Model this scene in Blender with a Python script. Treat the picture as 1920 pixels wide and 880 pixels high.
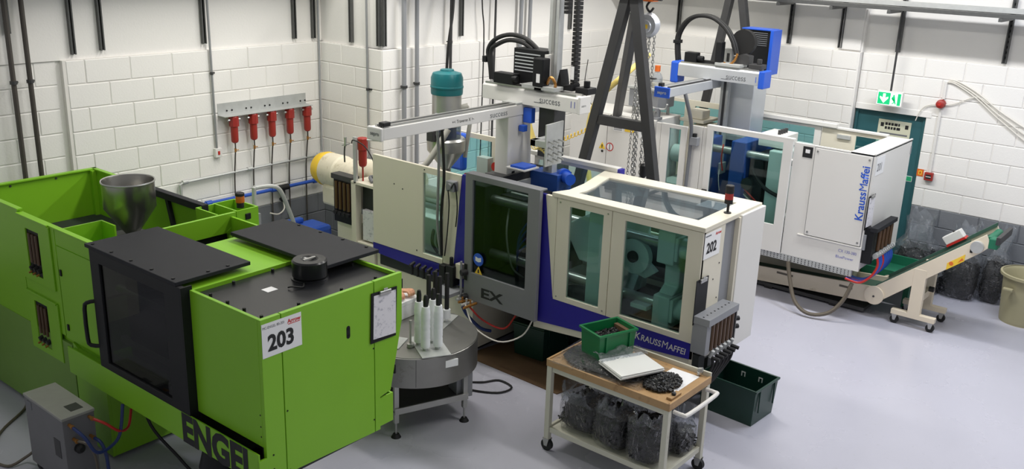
import bpy, bmesh, math, random
from mathutils import Vector, Matrix
random.seed(7)
for o in list(bpy.data.objects): bpy.data.objects.remove(o)
S = bpy.context.scene
COL = S.collection
# ------------------------------------------------------------------ camera
cam_d = bpy.data.cameras.new('camera'); cam = bpy.data.objects.new('camera', cam_d); COL.objects.link(cam)
yaw, pit, roll = 0.68123687, 0.30819448, 0.03538389
FPX = 1756.14
fwd = Vector((math.cos(yaw)*math.cos(pit), math.sin(yaw)*math.cos(pit), -math.sin(pit)))
rgt = Vector((math.sin(yaw), -math.cos(yaw), 0)); upv = rgt.cross(fwd)
r2 = math.cos(roll)*rgt + math.sin(roll)*upv; u2 = -math.sin(roll)*rgt + math.cos(roll)*upv
cam.matrix_world = Matrix(((r2.x, u2.x, -fwd.x, 0), (r2.y, u2.y, -fwd.y, 0), (r2.z, u2.z, -fwd.z, 3.93), (0, 0, 0, 1)))
cam_d.sensor_width = 36; cam_d.lens = 36*FPX/1920; cam_d.clip_start = .05
S.camera = cam
# ------------------------------------------------------------------ world, lamps, exposure
W = bpy.data.worlds.new('world'); S.world = W; W.use_nodes = True
W.node_tree.nodes['Background'].inputs[0].default_value = (.95, .965, 1, 1)
W.node_tree.nodes['Background'].inputs[1].default_value = .34
def lamp(x, y, z, sx, sy, power, col=(1, .97, .91)):
    d = bpy.data.lights.new('batten_lamp', 'AREA'); d.shape = 'RECTANGLE'; d.size = sx; d.size_y = sy
    d.energy = power; d.color = col
    o = bpy.data.objects.new('batten_lamp', d); o.location = (x, y, z); COL.objects.link(o)
lamp(9.3, 4.9, 5.2, .35, 2.6, 155)
lamp(9.3, 1.3, 5.2, .35, 2.6, 150, (.87, .91, 1))
lamp(6.0, 6.4, 5.2, .35, 2.4, 100)
lamp(6.2, 1.7, 5.2, .35, 2.4, 80)
lamp(3.4, 6.6, 5.2, .35, 2.0, 40)
S.view_settings.view_transform = 'Standard'; S.view_settings.look = 'None'
S.view_settings.exposure = 0.0; S.view_settings.gamma = 1.0
S.view_settings.use_curve_mapping = False
# ------------------------------------------------------------------ materials
def lin(c):
    return tuple((v/255/12.92 if v/255 <= .04045 else ((v/255+.055)/1.055)**2.4) for v in c)
MATS = {}
def mat(name, rgb, rough=.5, metal=0, var=.0, vscale=6, bump=0, bscale=80, emit=0, dirt=None, dscale=3, dcut=.6, spec=.5, coat=0):
    m = bpy.data.materials.new(name); m.use_nodes = True; MATS[name] = m
    nt = m.node_tree; b = nt.nodes['Principled BSDF']
    c = lin(rgb)+(1,)
    b.inputs['Base Color'].default_value = c; b.inputs['Roughness'].default_value = rough
    b.inputs['Metallic'].default_value = metal; b.inputs['Specular IOR Level'].default_value = spec
    b.inputs['Coat Weight'].default_value = coat
    tc = nt.nodes.new('ShaderNodeTexCoord')
    src = None
    if var:
        n = nt.nodes.new('ShaderNodeTexNoise'); n.inputs['Scale'].default_value = vscale; n.inputs['Detail'].default_value = 5
        nt.links.new(tc.outputs['Object'], n.inputs['Vector'])
        mx = nt.nodes.new('ShaderNodeMix'); mx.data_type = 'RGBA'
        mx.inputs['A'].default_value = tuple(v*(1-var) for v in c[:3])+(1,); mx.inputs['B'].default_value = tuple(min(1, v*(1+var)) for v in c[:3])+(1,)
        nt.links.new(n.outputs['Fac'], mx.inputs['Factor']); src = mx.outputs['Result']
    if dirt:
        n = nt.nodes.new('ShaderNodeTexNoise'); n.inputs['Scale'].default_value = dscale; n.inputs['Detail'].default_value = 8; n.inputs['Roughness'].default_value = .7
        nt.links.new(tc.outputs['Object'], n.inputs['Vector'])
        mr = nt.nodes.new('ShaderNodeMapRange'); mr.inputs[1].default_value = dcut; mr.inputs[2].default_value = dcut+.12
        nt.links.new(n.outputs['Fac'], mr.inputs[0])
        mx = nt.nodes.new('ShaderNodeMix'); mx.data_type = 'RGBA'
        if src: nt.links.new(src, mx.inputs['A'])
        else: mx.inputs['A'].default_value = c
        mx.inputs['B'].default_value = lin(dirt)+(1,)
        nt.links.new(mr.outputs[0], mx.inputs['Factor']); src = mx.outputs['Result']
    if src: nt.links.new(src, b.inputs['Base Color'])
    if bump:
        n = nt.nodes.new('ShaderNodeTexNoise'); n.inputs['Scale'].default_value = bscale; n.inputs['Detail'].default_value = 4
        nt.links.new(tc.outputs['Object'], n.inputs['Vector'])
        bp = nt.nodes.new('ShaderNodeBump'); bp.inputs['Strength'].default_value = bump; bp.inputs['Distance'].default_value = .01
        nt.links.new(n.outputs['Fac'], bp.inputs['Height']); nt.links.new(bp.outputs['Normal'], b.inputs['Normal'])
    if emit:
        b.inputs['Emission Color'].default_value = c; b.inputs['Emission Strength'].default_value = emit
    return m
def glassm(name, tint, refl=.06, rough=.02, opac=0.0, opcol=(40, 40, 40), fres=1.45, bumpy=0):
    m = bpy.data.materials.new(name); m.use_nodes = True; MATS[name] = m
    nt = m.node_tree; nt.nodes.remove(nt.nodes['Principled BSDF']); out = nt.nodes['Material Output']
    t = nt.nodes.new('ShaderNodeBsdfTransparent'); t.inputs[0].default_value = lin(tint)+(1,)
    g = nt.nodes.new('ShaderNodeBsdfGlossy'); g.inputs['Roughness'].default_value = rough; g.inputs[0].default_value = (1, 1, 1, 1)
    fr = nt.nodes.new('ShaderNodeFresnel')
    ge = nt.nodes.new('ShaderNodeNewGeometry'); im = nt.nodes.new('ShaderNodeMapRange'); im.inputs[3].default_value = fres; im.inputs[4].default_value = 1/fres
    nt.links.new(ge.outputs['Backfacing'], im.inputs[0]); nt.links.new(im.outputs[0], fr.inputs[0])
    mx = nt.nodes.new('ShaderNodeMixShader'); nt.links.new(fr.outputs[0], mx.inputs[0]); nt.links.new(t.outputs[0], mx.inputs[1]); nt.links.new(g.outputs[0], mx.inputs[2])
    if bumpy:
        tc = nt.nodes.new('ShaderNodeTexCoord'); mp = nt.nodes.new('ShaderNodeMapping'); mp.inputs['Scale'].default_value = (1, 1, .55)
        nz = nt.nodes.new('ShaderNodeTexNoise'); nz.inputs['Scale'].default_value = bumpy; nz.inputs['Detail'].default_value = 3; nz.inputs['Distortion'].default_value = 1.6
        bp = nt.nodes.new('ShaderNodeBump'); bp.inputs['Strength'].default_value = 1.0; bp.inputs['Distance'].default_value = .06
        nt.links.new(tc.outputs['Object'], mp.inputs[0]); nt.links.new(mp.outputs[0], nz.inputs['Vector']); nt.links.new(nz.outputs['Fac'], bp.inputs['Height'])
        nt.links.new(bp.outputs[0], g.inputs['Normal']); nt.links.new(bp.outputs[0], fr.inputs['Normal'])
    last = mx
    if opac:
        d = nt.nodes.new('ShaderNodeBsdfDiffuse'); d.inputs[0].default_value = lin(opcol)+(1,)
        m2 = nt.nodes.new('ShaderNodeMixShader'); m2.inputs[0].default_value = opac
        nt.links.new(t.outputs[0], m2.inputs[1]); nt.links.new(d.outputs[0], m2.inputs[2])
        nt.links.new(m2.outputs[0], mx.inputs[1])
    nt.links.new(last.outputs[0], out.inputs[0])
    return m
mat('wall_white', (236, 234, 230), .75, var=.03, vscale=1.5, bump=.15, bscale=60)
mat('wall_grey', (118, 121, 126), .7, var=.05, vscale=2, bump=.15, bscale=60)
mat('joint_white', (226, 223, 218), .85)
mat('joint_grey', (100, 103, 108), .85)
mat('ceiling_white', (225, 225, 222), .9)
mat('green', (128, 186, 34), .42, var=.05, vscale=3, dirt=(96, 140, 30), dscale=5, dcut=.66)
mat('green_worn', (112, 150, 62), .55, var=.08, vscale=4)
mat('black', (24, 25, 27), .5, var=.1, spec=.3)
mat('black_plate', (38, 39, 43), .62, spec=.25, var=.12, vscale=9, bump=.05, bscale=300)
mat('black_gloss', (28, 29, 32), .28, var=.15, vscale=4)
mat('rubber', (22, 22, 23), .6)
mat('cream', (222, 216, 198), .42, var=.02, vscale=2, dirt=(200, 192, 172), dscale=2.5, dcut=.7)
mat('white_panel', (226, 224, 219), .42, var=.02, vscale=2)
mat('km_blue', (44, 38, 150), .4)
mat('robot_white', (224, 222, 218), .45, var=.02)
mat('robot_blue', (40, 92, 205), .4)
mat('silver', (204, 207, 211), .35, .4, var=.05)
mat('door_grey', (126, 127, 130), .5, var=.03)
mat('mid_grey', (140, 142, 146), .5, var=.04)
mat('steel', (184, 184, 181), .32, .75, var=.12, vscale=8)
mat('brushed', (150, 149, 145), .42, .85, var=.15, vscale=5, dirt=(112, 108, 100), dscale=4, dcut=.6)
mat('galv', (188, 190, 188), .45, .3, var=.15, vscale=14)
mat('conduit', (150, 152, 154), .5, .3, var=.1)
mat('dark_steel', (66, 66, 67), .5, .3, var=.15, vscale=8)
mat('strut', (92, 93, 92), .5, .4, var=.2, vscale=20)
mat('pipe_dark', (68, 63, 58), .55, var=.15)
mat('teal_metal', (184, 200, 195), .45, var=.08, vscale=5)
mat('teal_cap', (22, 108, 114), .35, var=.06)
mat('deep_blue', (34, 74, 150), .45)
mat('dark_int', (38, 42, 42), .6, var=.3, vscale=5)
mat('red_filter', (158, 46, 40), .4, var=.05)
mat('red', (188, 40, 32), .45)
mat('orange', (222, 110, 40), .45)
mat('yellow', (240, 200, 60), .5)
mat('hose_yellow', (238, 214, 120), .5)
mat('hose_blue', (40, 84, 180), .45)
mat('hose_dark_blue', (30, 50, 104), .45)
mat('hose_clear', (182, 180, 172), .4)
mat('hose_brown', (94, 86, 74), .45, var=.1)
mat('brass', (170, 120, 60), .4, .6)
mat('insul', (226, 218, 196), .7, var=.06, vscale=9, dirt=(188, 176, 146), dscale=6, dcut=.58, bump=.3, bscale=18)
mat('paper', (238, 238, 238), .7)
mat('paper_print', (226, 224, 228), .7, dirt=(168, 168, 178), dscale=26, dcut=.54)
mat('paper_old', (206, 206, 182), .7)
mat('ink', (28, 28, 30), .6)
mat('ink_red', (208, 46, 40), .6)
mat('ink_blue', (38, 88, 200), .5)
mat('ink_violet', (112, 116, 190), .5)
mat('ink_grey', (110, 112, 116), .5)
mat('crate_green', (16, 112, 62), .4, var=.05)
mat('tote_green', (22, 58, 48), .38, var=.08)
mat('hopper_steel', (158, 156, 150), .27, .9, var=.25, vscale=5)
mat('wood', (176, 142, 100), .5, var=.16, vscale=9, dirt=(142, 108, 72), dscale=7, dcut=.56)
mat('cart_paint', (204, 202, 186), .5, var=.05, dirt=(150, 142, 122), dscale=10, dcut=.64)
mat('cardboard', (104, 80, 56), .8, var=.12)
mat('part_black', (30, 30, 31), .42)
mat('granule', (24, 25, 27), .5, var=.5, vscale=60, bump=1.0, bscale=70)
mat('bin_olive', (164, 158, 126), .6, var=.07, dirt=(120, 108, 80), dscale=5, dcut=.68)
mat('conv_cream', (226, 214, 192), .5, var=.05, dirt=(178, 160, 130), dscale=4, dcut=.66)
mat('belt_green', (60, 92, 78), .6)
mat('motor_green', (28, 112, 82), .5)
mat('door_teal', (44, 92, 98), .5)
mat('skin', (214, 158, 124), .55, var=.05, vscale=20)
mat('shirt', (52, 62, 92), .8, bump=.2, bscale=40)
mat('trouser', (40, 42, 50), .8)
mat('hair', (60, 42, 30), .6)
mat('spool_white', (236, 238, 240), .5, var=.03, vscale=30)
mat('exit_green', (16, 178, 110), .4, emit=.7)
mat('exit_white', (244, 250, 248), .4, emit=1.0)
mat('cable_white', (220, 216, 206), .5)
mat('amber', (196, 104, 24), .3)
mat('flow_brown', (84, 60, 38), .3)
mat('clear_pack', (236, 236, 232), .22, coat=.5)
glassm('pane_teal', (226, 241, 239))
glassm('pane_strong', (196, 230, 231), opac=.06, opcol=(90, 160, 165))
glassm('pane_dark', (150, 154, 152), opac=.18, opcol=(30, 32, 33), fres=1.25)
glassm('pane_door', (188, 200, 198), opac=.05, opcol=(40, 52, 50), fres=1.3)
glassm('pane_roof', (176, 190, 198), opac=.28, opcol=(120, 128, 134))
glassm('film', (246, 247, 248), rough=.2, opac=.02, opcol=(214, 216, 220), fres=1.5, bumpy=14)
glassm('film_thick', (226, 230, 234), rough=.13, opac=.14, opcol=(206, 210, 215), fres=1.55, bumpy=12)
def floor_mat():
    m = bpy.data.materials.new('floor_resin'); m.use_nodes = True; nt = m.node_tree; b = nt.nodes['Principled BSDF']
    tc = nt.nodes.new('ShaderNodeTexCoord')
    n = nt.nodes.new('ShaderNodeTexNoise'); n.inputs['Scale'].default_value = .9; n.inputs['Detail'].default_value = 6
    n2 = nt.nodes.new('ShaderNodeTexNoise'); n2.inputs['Scale'].default_value = 24; n2.inputs['Detail'].default_value = 6
    for k in (n, n2): nt.links.new(tc.outputs['Object'], k.inputs['Vector'])
    mx = nt.nodes.new('ShaderNodeMix'); mx.data_type = 'RGBA'
    mx.inputs['A'].default_value = lin((176, 176, 187))+(1,); mx.inputs['B'].default_value = lin((190, 190, 203))+(1,)
    nt.links.new(n.outputs['Fac'], mx.inputs['Factor'])
    mr = nt.nodes.new('ShaderNodeMapRange'); mr.inputs[1].default_value = .66; mr.inputs[2].default_value = .8; mr.inputs[4].default_value = .25
    nt.links.new(n2.outputs['Fac'], mr.inputs[0])
    m2 = nt.nodes.new('ShaderNodeMix'); m2.data_type = 'RGBA'; m2.inputs['B'].default_value = lin((140, 138, 138))+(1,)
    nt.links.new(mr.outputs[0], m2.inputs['Factor']); nt.links.new(mx.outputs['Result'], m2.inputs['A'])
    nt.links.new(m2.outputs['Result'], b.inputs['Base Color'])
    rr = nt.nodes.new('ShaderNodeMapRange'); rr.inputs[3].default_value = .16; rr.inputs[4].default_value = .36
    nt.links.new(n.outputs['Fac'], rr.inputs[0]); nt.links.new(rr.outputs[0], b.inputs['Roughness'])
    bp = nt.nodes.new('ShaderNodeBump'); bp.inputs['Strength'].default_value = .05; bp.inputs['Distance'].default_value = .02
    n3 = nt.nodes.new('ShaderNodeTexNoise'); n3.inputs['Scale'].default_value = 5; nt.links.new(tc.outputs['Object'], n3.inputs['Vector'])
    nt.links.new(n3.outputs['Fac'], bp.inputs['Height']); nt.links.new(bp.outputs['Normal'], b.inputs['Normal'])
    b.inputs['Specular IOR Level'].default_value = .5
    MATS['floor'] = m
floor_mat()
# ------------------------------------------------------------------ mesh helpers
def smooth_pts(pts, n=6):
    P = [Vector(p) for p in pts]
    if len(P) < 3: return P
    out = []
    for i in range(len(P)-1):
        p0 = P[max(i-1, 0)]; p1 = P[i]; p2 = P[i+1]; p3 = P[min(i+2, len(P)-1)]
        for k in range(n):
            t = k/n
            out.append(.5*((2*p1)+(-p0+p2)*t+(2*p0-5*p1+4*p2-p3)*t*t+(-p0+3*p1-3*p2+p3)*t**3))
    out.append(P[-1]); return out
class MB:
    def __init__(s): s.v = []; s.f = []
    def add(s, vs, fs):
        k = len(s.v); s.v += [tuple(v) for v in vs]; s.f += [tuple(i+k for i in f) for f in fs]; return s
    def hexa(s, c):
        return s.add(c, [(0, 3, 2, 1), (4, 5, 6, 7), (0, 1, 5, 4), (1, 2, 6, 5), (2, 3, 7, 6), (3, 0, 4, 7)])
    def box(s, x0, x1, y0, y1, z0, z1):
        return s.hexa([(x0, y0, z0), (x1, y0, z0), (x1, y1, z0), (x0, y1, z0), (x0, y0, z1), (x1, y0, z1), (x1, y1, z1), (x0, y1, z1)])
    def cyl(s, p0, p1, r, r1=None, n=14, cap=True):
        p0 = Vector(p0); p1 = Vector(p1); r1 = r if r1 is None else r1
        d = (p1-p0).normalized(); a = d.orthogonal().normalized(); b = d.cross(a)
        vs = []
        for p, q in ((p0, r), (p1, r1)):
            for i in range(n):
                t = 2*math.pi*i/n; vs.append(p+q*(math.cos(t)*a+math.sin(t)*b))
        fs = [(i, (i+1) % n, n+(i+1) % n, n+i) for i in range(n)]
        if cap: fs += [tuple(range(n-1, -1, -1)), tuple(range(n, 2*n))]
        return s.add(vs, fs)
    def tube(s, pts, r, n=8, sm=5, cap=True):
        P = smooth_pts(pts, sm) if sm else [Vector(p) for p in pts]
        m = len(P); vs = []; a = None
        for i in range(m):
            d = (P[min(i+1, m-1)]-P[max(i-1, 0)]).normalized()
            if a is None: a = d.orthogonal().normalized()
            else:
                a = a-d*a.dot(d)
                a = a.normalized() if a.length > 1e-6 else d.orthogonal().normalized()
            b = d.cross(a)
            for k in range(n):
                t = 2*math.pi*k/n; vs.append(P[i]+r*(math.cos(t)*a+math.sin(t)*b))
        fs = [(i*n+k, i*n+(k+1) % n, (i+1)*n+(k+1) % n, (i+1)*n+k) for i in range(m-1) for k in range(n)]
        if cap: fs += [tuple(range(n-1, -1, -1)), tuple(range((m-1)*n, m*n))]
        return s.add(vs, fs)
    def lathe(s, c, prof, n=24, axis='z'):
        vs = []; m = len(prof)
        for r, h in prof:
            for i in range(n):
                t = 2*math.pi*i/n; p = (r*math.cos(t), r*math.sin(t), h)
                if axis == 'y': p = (p[0], p[2], p[1])
                if axis == 'x': p = (p[2], p[0], p[1])
                vs.append((c[0]+p[0], c[1]+p[1], c[2]+p[2]))
        fs = [(i*n+k, i*n+(k+1) % n, (i+1)*n+(k+1) % n, (i+1)*n+k) for i in range(m-1) for k in range(n)]
        if prof[0][0] > 1e-5: fs.append(tuple(range(n-1, -1, -1)))
        if prof[-1][0] > 1e-5: fs.append(tuple(range((m-1)*n, m*n)))
        return s.add(vs, fs)
    def lathe_open(s, c, prof, n=24):
        vs = []; m = len(prof)
        for r, h in prof:
            for i in range(n):
                t = 2*math.pi*i/n; vs.append((c[0]+r*math.cos(t), c[1]+r*math.sin(t), c[2]+h))
        return s.add(vs, [(i*n+k, i*n+(k+1) % n, (i+1)*n+(k+1) % n, (i+1)*n+k) for i in range(m-1) for k in range(n)])
    def prism(s, poly, axis, a, b):
        n = len(poly)
        def P(u, v, w): return {'x': (w, u, v), 'y': (u, w, v), 'z': (u, v, w)}[axis]
        vs = [P(u, v, a) for u, v in poly]+[P(u, v, b) for u, v in poly]
        return s.add(vs, [tuple(range(n-1, -1, -1)), tuple(range(n, 2*n))]+[(i, (i+1) % n, n+(i+1) % n, n+i) for i in range(n)])
    def panel(s, axis, u0, u1, v0, v1, holes, a, b):
        us = sorted({u0, u1, *[h[0] for h in holes], *[h[1] for h in holes]}); vs_ = sorted({v0, v1, *[h[2] for h in holes], *[h[3] for h in holes]})
        def P(u, v, w): return {'x': (w, u, v), 'y': (u, w, v), 'z': (u, v, w)}[axis]
        def solid(i, j):
            if i < 0 or j < 0 or i >= len(us)-1 or j >= len(vs_)-1: return False
            cu = (us[i]+us[i+1])/2; cv = (vs_[j]+vs_[j+1])/2
            return not any(h[0] < cu < h[1] and h[2] < cv < h[3] for h in holes)
        for i in range(len(us)-1):
            for j in range(len(vs_)-1):
                if not solid(i, j): continue
                A, B, C, D = us[i], us[i+1], vs_[j], vs_[j+1]
                for w in (a, b): s.add([P(A, C, w), P(B, C, w), P(B, D, w), P(A, D, w)], [(0, 1, 2, 3)])
                for (di, dj, e0, e1) in ((-1, 0, (A, C), (A, D)), (1, 0, (B, C), (B, D)), (0, -1, (A, C), (B, C)), (0, 1, (A, D), (B, D))):
                    if not solid(i+di, j+dj):
                        s.add([P(*e0, a), P(*e1, a), P(*e1, b), P(*e0, b)], [(0, 1, 2, 3)])
        return s
    def ring(s, outer, inner, axis, a, b):
        n = len(outer)
        def P(u, v, w): return {'x': (w, u, v), 'y': (u, w, v), 'z': (u, v, w)}[axis]
        vs = [P(*p, a) for p in outer]+[P(*p, a) for p in inner]+[P(*p, b) for p in outer]+[P(*p, b) for p in inner]
        fs = []
        for i in range(n):
            j = (i+1) % n
            fs += [(i, j, n+j, n+i), (2*n+i, 3*n+i, 3*n+j, 2*n+j), (i, 2*n+i, 2*n+j, j), (n+i, n+j, 3*n+j, 3*n+i)]
        return s.add(vs, fs)
    def build(s, name, m, parent=None, smooth=False, bevel=0, ang=35):
        me = bpy.data.meshes.new(name)
        off = Vector((0, 0, 0))
        if parent is None:
            xs = [v[0] for v in s.v]; ys = [v[1] for v in s.v]; zs = [v[2] for v in s.v]
            off = Vector(((min(xs)+max(xs))/2, (min(ys)+max(ys))/2, min(zs)))
        me.from_pydata([Vector(v)-off for v in s.v], [], s.f)
        bm = bmesh.new(); bm.from_mesh(me)
        bmesh.ops.remove_doubles(bm, verts=bm.verts, dist=1e-5)
        bmesh.ops.recalc_face_normals(bm, faces=bm.faces); bm.to_mesh(me); bm.free()
        if smooth:
            for p in me.polygons: p.use_smooth = True
            me.set_sharp_from_angle(angle=math.radians(ang))
        me.materials.append(MATS[m] if isinstance(m, str) else m)
        o = bpy.data.objects.new(name, me); COL.objects.link(o); o.location = off
        if parent is not None: o.parent = parent
        if bevel:
            bv = o.modifiers.new('bevel', 'BEVEL'); bv.width = bevel; bv.segments = 2; bv.limit_method = 'ANGLE'; bv.angle_limit = math.radians(40)
        return o
def tag(o, label, cat, group=None):
    o['label'] = label; o['category'] = cat
    if group: o['group'] = group
    return o
def thing(name, label, cat, loc=(0, 0, 0), rz=0, group=None):
    o = bpy.data.objects.new(name, None); COL.objects.link(o); o.empty_display_size = .1
    o.location = loc; o.rotation_euler = (0, 0, rz); return tag(o, label, cat, group)
def struct(o): o['kind'] = 'structure'; return o
def stuff(o): o['kind'] = 'stuff'; return o
def box(name, x0, x1, y0, y1, z0, z1, m, parent=None, bevel=.003):
    return MB().box(x0, x1, y0, y1, z0, z1).build(name, m, parent, bevel=bevel)
def tube(name, pts, r, m, parent=None, n=8, sm=5): return MB().tube(pts, r, n, sm).build(name, m, parent, smooth=True)
def cyl(name, p0, p1, r, m, parent=None, r1=None, n=18): return MB().cyl(p0, p1, r, r1, n).build(name, m, parent, smooth=True)
def dup(root, loc, rz=None, label=None, group=None):
    r = root.copy(); COL.objects.link(r); r.location = loc
    if rz is not None: r.rotation_euler = (0, 0, rz)
    if label: r['label'] = label
    if group: r['group'] = group
    for ch in list(root.children):
        c = ch.copy(); COL.objects.link(c); c.parent = r
        for g in list(ch.children):
            d = g.copy(); COL.objects.link(d); d.parent = c
    return r
def text(s, size, org, u, v, m, parent, name='lettering', bold=0, shear=0, squash=1, align='LEFT', off=.0015):
    cu = bpy.data.curves.new('t', 'FONT'); cu.body = s; cu.size = size; cu.offset = bold; cu.shear = shear; cu.align_x = align; cu.resolution_u = 3
    to = bpy.data.objects.new('t', cu); COL.objects.link(to)
    dg = bpy.context.evaluated_depsgraph_get(); me = bpy.data.meshes.new_from_object(to.evaluated_get(dg))
    u = Vector(u); v = Vector(v); n = u.cross(v); org = Vector(org)
    for q in me.vertices: q.co = org+u*q.co.x*squash+v*q.co.y+n*off
    bpy.data.objects.remove(to); bpy.data.curves.remove(cu)
    me.name = name; me.materials.clear(); me.materials.append(MATS[m])
    o = bpy.data.objects.new(name, me); COL.objects.link(o); o.parent = parent; return o
def text_run(segs, org, u, v, m, parent, gap=.004, **k):
    p = Vector(org); uu = Vector(u)
    for s, size, b in segs:
        o = text(s, size, p, u, v, m, parent, bold=b, **k)
        w = max((q.co-p).dot(uu) for q in o.data.vertices); p = p+uu*(w+gap)
UX, UY, UZ = (1, 0, 0), (0, -1, 0), (0, 0, 1)     # reading direction on -Y faces, on -X faces, up
def clipboard(label, x, y, z, w, h, face, sheet=True):
    # hangs from its top edge; built facing -Y, turned for -X faces
    t = thing('clipboard', label, 'clipboard', (x, y, z), 0 if face == 'y' else -math.pi/2)
    box('board', -w/2, w/2, -.006, 0, 0, h, 'black', t, .001)
    if sheet:
        MB().hexa([(-w*.42, -.012, .03), (w*.45, -.016, .025), (w*.45, -.014, .026), (-w*.42, -.008, .03),
                   (-w*.42, -.009, h-.02), (w*.44, -.009, h-.02), (w*.44, -.007, h-.02), (-w*.42, -.007, h-.02)]).build('sheet', 'paper_print', t)
    m = MB(); m.box(-.05, .05, -.02, -.006, h-.03, h-.005); m.cyl((-.05, -.014, h-.005), (.05, -.014, h-.005), .009, n=8); m.box(-.018, .018, -.02, -.012, h-.005, h+.018)
    m.build('spring_clip', 'steel', t, bevel=.002); return t
# ================================================================== the setting
XR, YL, XC, YB = 11.95, 8.69, 7.084, 7.66
fl = struct(MB().box(-2, 13, -2, 9.6, -.1, 0).build('floor', 'floor'))
struct(MB().box(-2, 13, -2, 9.6, 5.6, 5.7).build('ceiling', 'ceiling_white'))
BL = {}
def block_mesh(w, h, m):
    k = (round(w, 3), round(h, 3), m)
    if k in BL: return BL[k]
    b = MB(); e = .006; d = .007
    # face at y=-d, chamfered rim back to y=0; u along x, v along z
    vs = [(0, 0, 0), (w, 0, 0), (w, 0, h), (0, 0, h), (e, -d, e), (w-e, -d, e), (w-e, -d, h-e), (e, -d, h-e)]
    b.add(vs, [(4, 5, 6, 7), (0, 1, 5, 4), (1, 2, 6, 5), (2, 3, 7, 6), (3, 0, 4, 7)])
    me = bpy.data.meshes.new('block'); me.from_pydata(b.v, [], b.f); me.materials.append(MATS[m]); BL[k] = me; return me
def blocks(parent, org, rz, u0, u1, holes=(), z1=2.7, phase=0):
    """painted concrete blocks 440 x 215 on a backing wall; u runs along local +x of the face, face looks to local -y"""
    c, s = math.cos(rz), math.sin(rz)
    nz = int(round(z1/.225))
    for j in range(nz):
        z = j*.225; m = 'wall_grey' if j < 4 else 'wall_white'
        k0 = math.floor(u0/.45)-1
        for k in range(k0, int(u1/.45)+2):
            a = (k+.5*((j+phase) % 2))*.45+.004; b = a+.442
            segs = [(max(a, u0), min(b, u1))]
            for h in holes:
                if h[2] < z+.11 < h[3]:
                    ns = []
                    for p, q in segs:
                        if q <= h[0] or p >= h[1]: ns.append((p, q))
                        else:
                            if p < h[0]: ns.append((p, h[0]))
                            if q > h[1]: ns.append((h[1], q))
                    segs = ns
            for p, q in segs:
                if q-p < .04: continue
                o = bpy.data.objects.new('block', block_mesh(q-p, .217, m)); COL.objects.link(o); o.parent = parent
                pr = random.uniform(-.0015, .0015)
                o.location = (org[0]+c*p-s*(-pr), org[1]+s*p+c*(-pr), z+.004); o.rotation_euler = (0, 0, rz)
# left wall, looks to -Y
def wall(name, m, boxes):
    mb = MB()
    for b in boxes: mb.box(*b)
    e = thing(name, '', ''); del e['label']; del e['category']; struct(e)
    mb.build('backing', m, e); return e
wl = wall('wall_left', 'joint_white', [(4.07, XC+.3, YL, YL+.3, .9, 2.7)])
box('backing_lower', 4.07, XC+.3, YL, YL+.3, 0, .9, 'joint_grey', wl, 0)
box('upper_wall', 1.2, XC+.3, YL+.035, YL+.3, 2.7, 5.6, 'wall_white', wl, 0)
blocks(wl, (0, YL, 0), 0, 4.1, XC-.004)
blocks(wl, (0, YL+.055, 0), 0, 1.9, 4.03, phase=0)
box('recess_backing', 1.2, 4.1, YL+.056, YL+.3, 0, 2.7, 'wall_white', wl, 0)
# alcove wall (runs along Y at x = XC), looks to -X
wa = wall('wall_alcove', 'joint_white', [(XC, XC+.25, YB+.01, YL+.3, .9, 2.7)])
box('backing_lower', XC, XC+.25, YB+.01, YL+.3, 0, .9, 'joint_grey', wa, 0)
box('upper_wall', XC+.035, XC+.06, YB+.035, YL+.3, 2.7, 5.6, 'wall_white', wa, 0)
blocks(wa, (XC, 0, 0), -math.pi/2, -YL+.004, -YB-.002)
# back wall (runs along X at y = YB), looks to -Y
wb = wall('wall_back', 'joint_white', [(XC+.01, XR+.3, YB, YB+.3, .9, 2.7)])
box('backing_lower', XC+.01, XR+.3, YB, YB+.3, 0, .9, 'joint_grey', wb, 0)
box('upper_wall', XC+.06, XR+.3, YB+.035, YB+.3, 2.7, 5.6, 'wall_white', wb, 0)
blocks(wb, (0, YB, 0), 0, XC+.002, XR-.004)
# right wall, looks to -X; the stretch beyond the door stands forward
DY0, DY1, DZ = 3.27, 4.14, 2.0
wr = wall('wall_right', 'joint_white', [(XR, XR+.3, -1.5, DY0, .9, 2.7), (XR, XR+.3, DY0, DY1, DZ, 2.7), (XR-.085, XR+.3, DY1+.02, YB, .9, 2.7)])
mbb = MB(); mbb.box(XR, XR+.3, -1.5, DY0, 0, .9); mbb.box(XR-.085, XR+.3, DY1+.02, YB, 0, .9); mbb.build('backing_lower', 'joint_grey', wr)
mbb = MB(); mbb.box(XR+.03, XR+.3, -1.5, DY1, 2.7, 5.6); mbb.box(XR-.05, XR+.3, DY1, YB, 2.7, 5.6); mbb.build('upper_wall', 'wall_white', wr)
box('lintel', XR-.012, XR+.05, DY0-.06, DY1, DZ, DZ+.075, 'wall_white', wr, .004)
box('upper_panel', XR-.075, XR-.045, 4.16, 4.42, 2.72, 3.26, 'wall_white', wr, .002)
blocks(wr, (XR, 0, 0), -math.pi/2, -DY1, 1.45, holes=[(-DY1-.1, -DY0, 0, DZ)])
blocks(wr, (XR-.085, 0, 0), -math.pi/2, -YB, -DY1-.022, phase=1)
box('jamb', XR-.09, XR+.02, DY1+.005, DY1+.03, 0, 2.7, 'wall_white', wr, .003)
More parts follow.
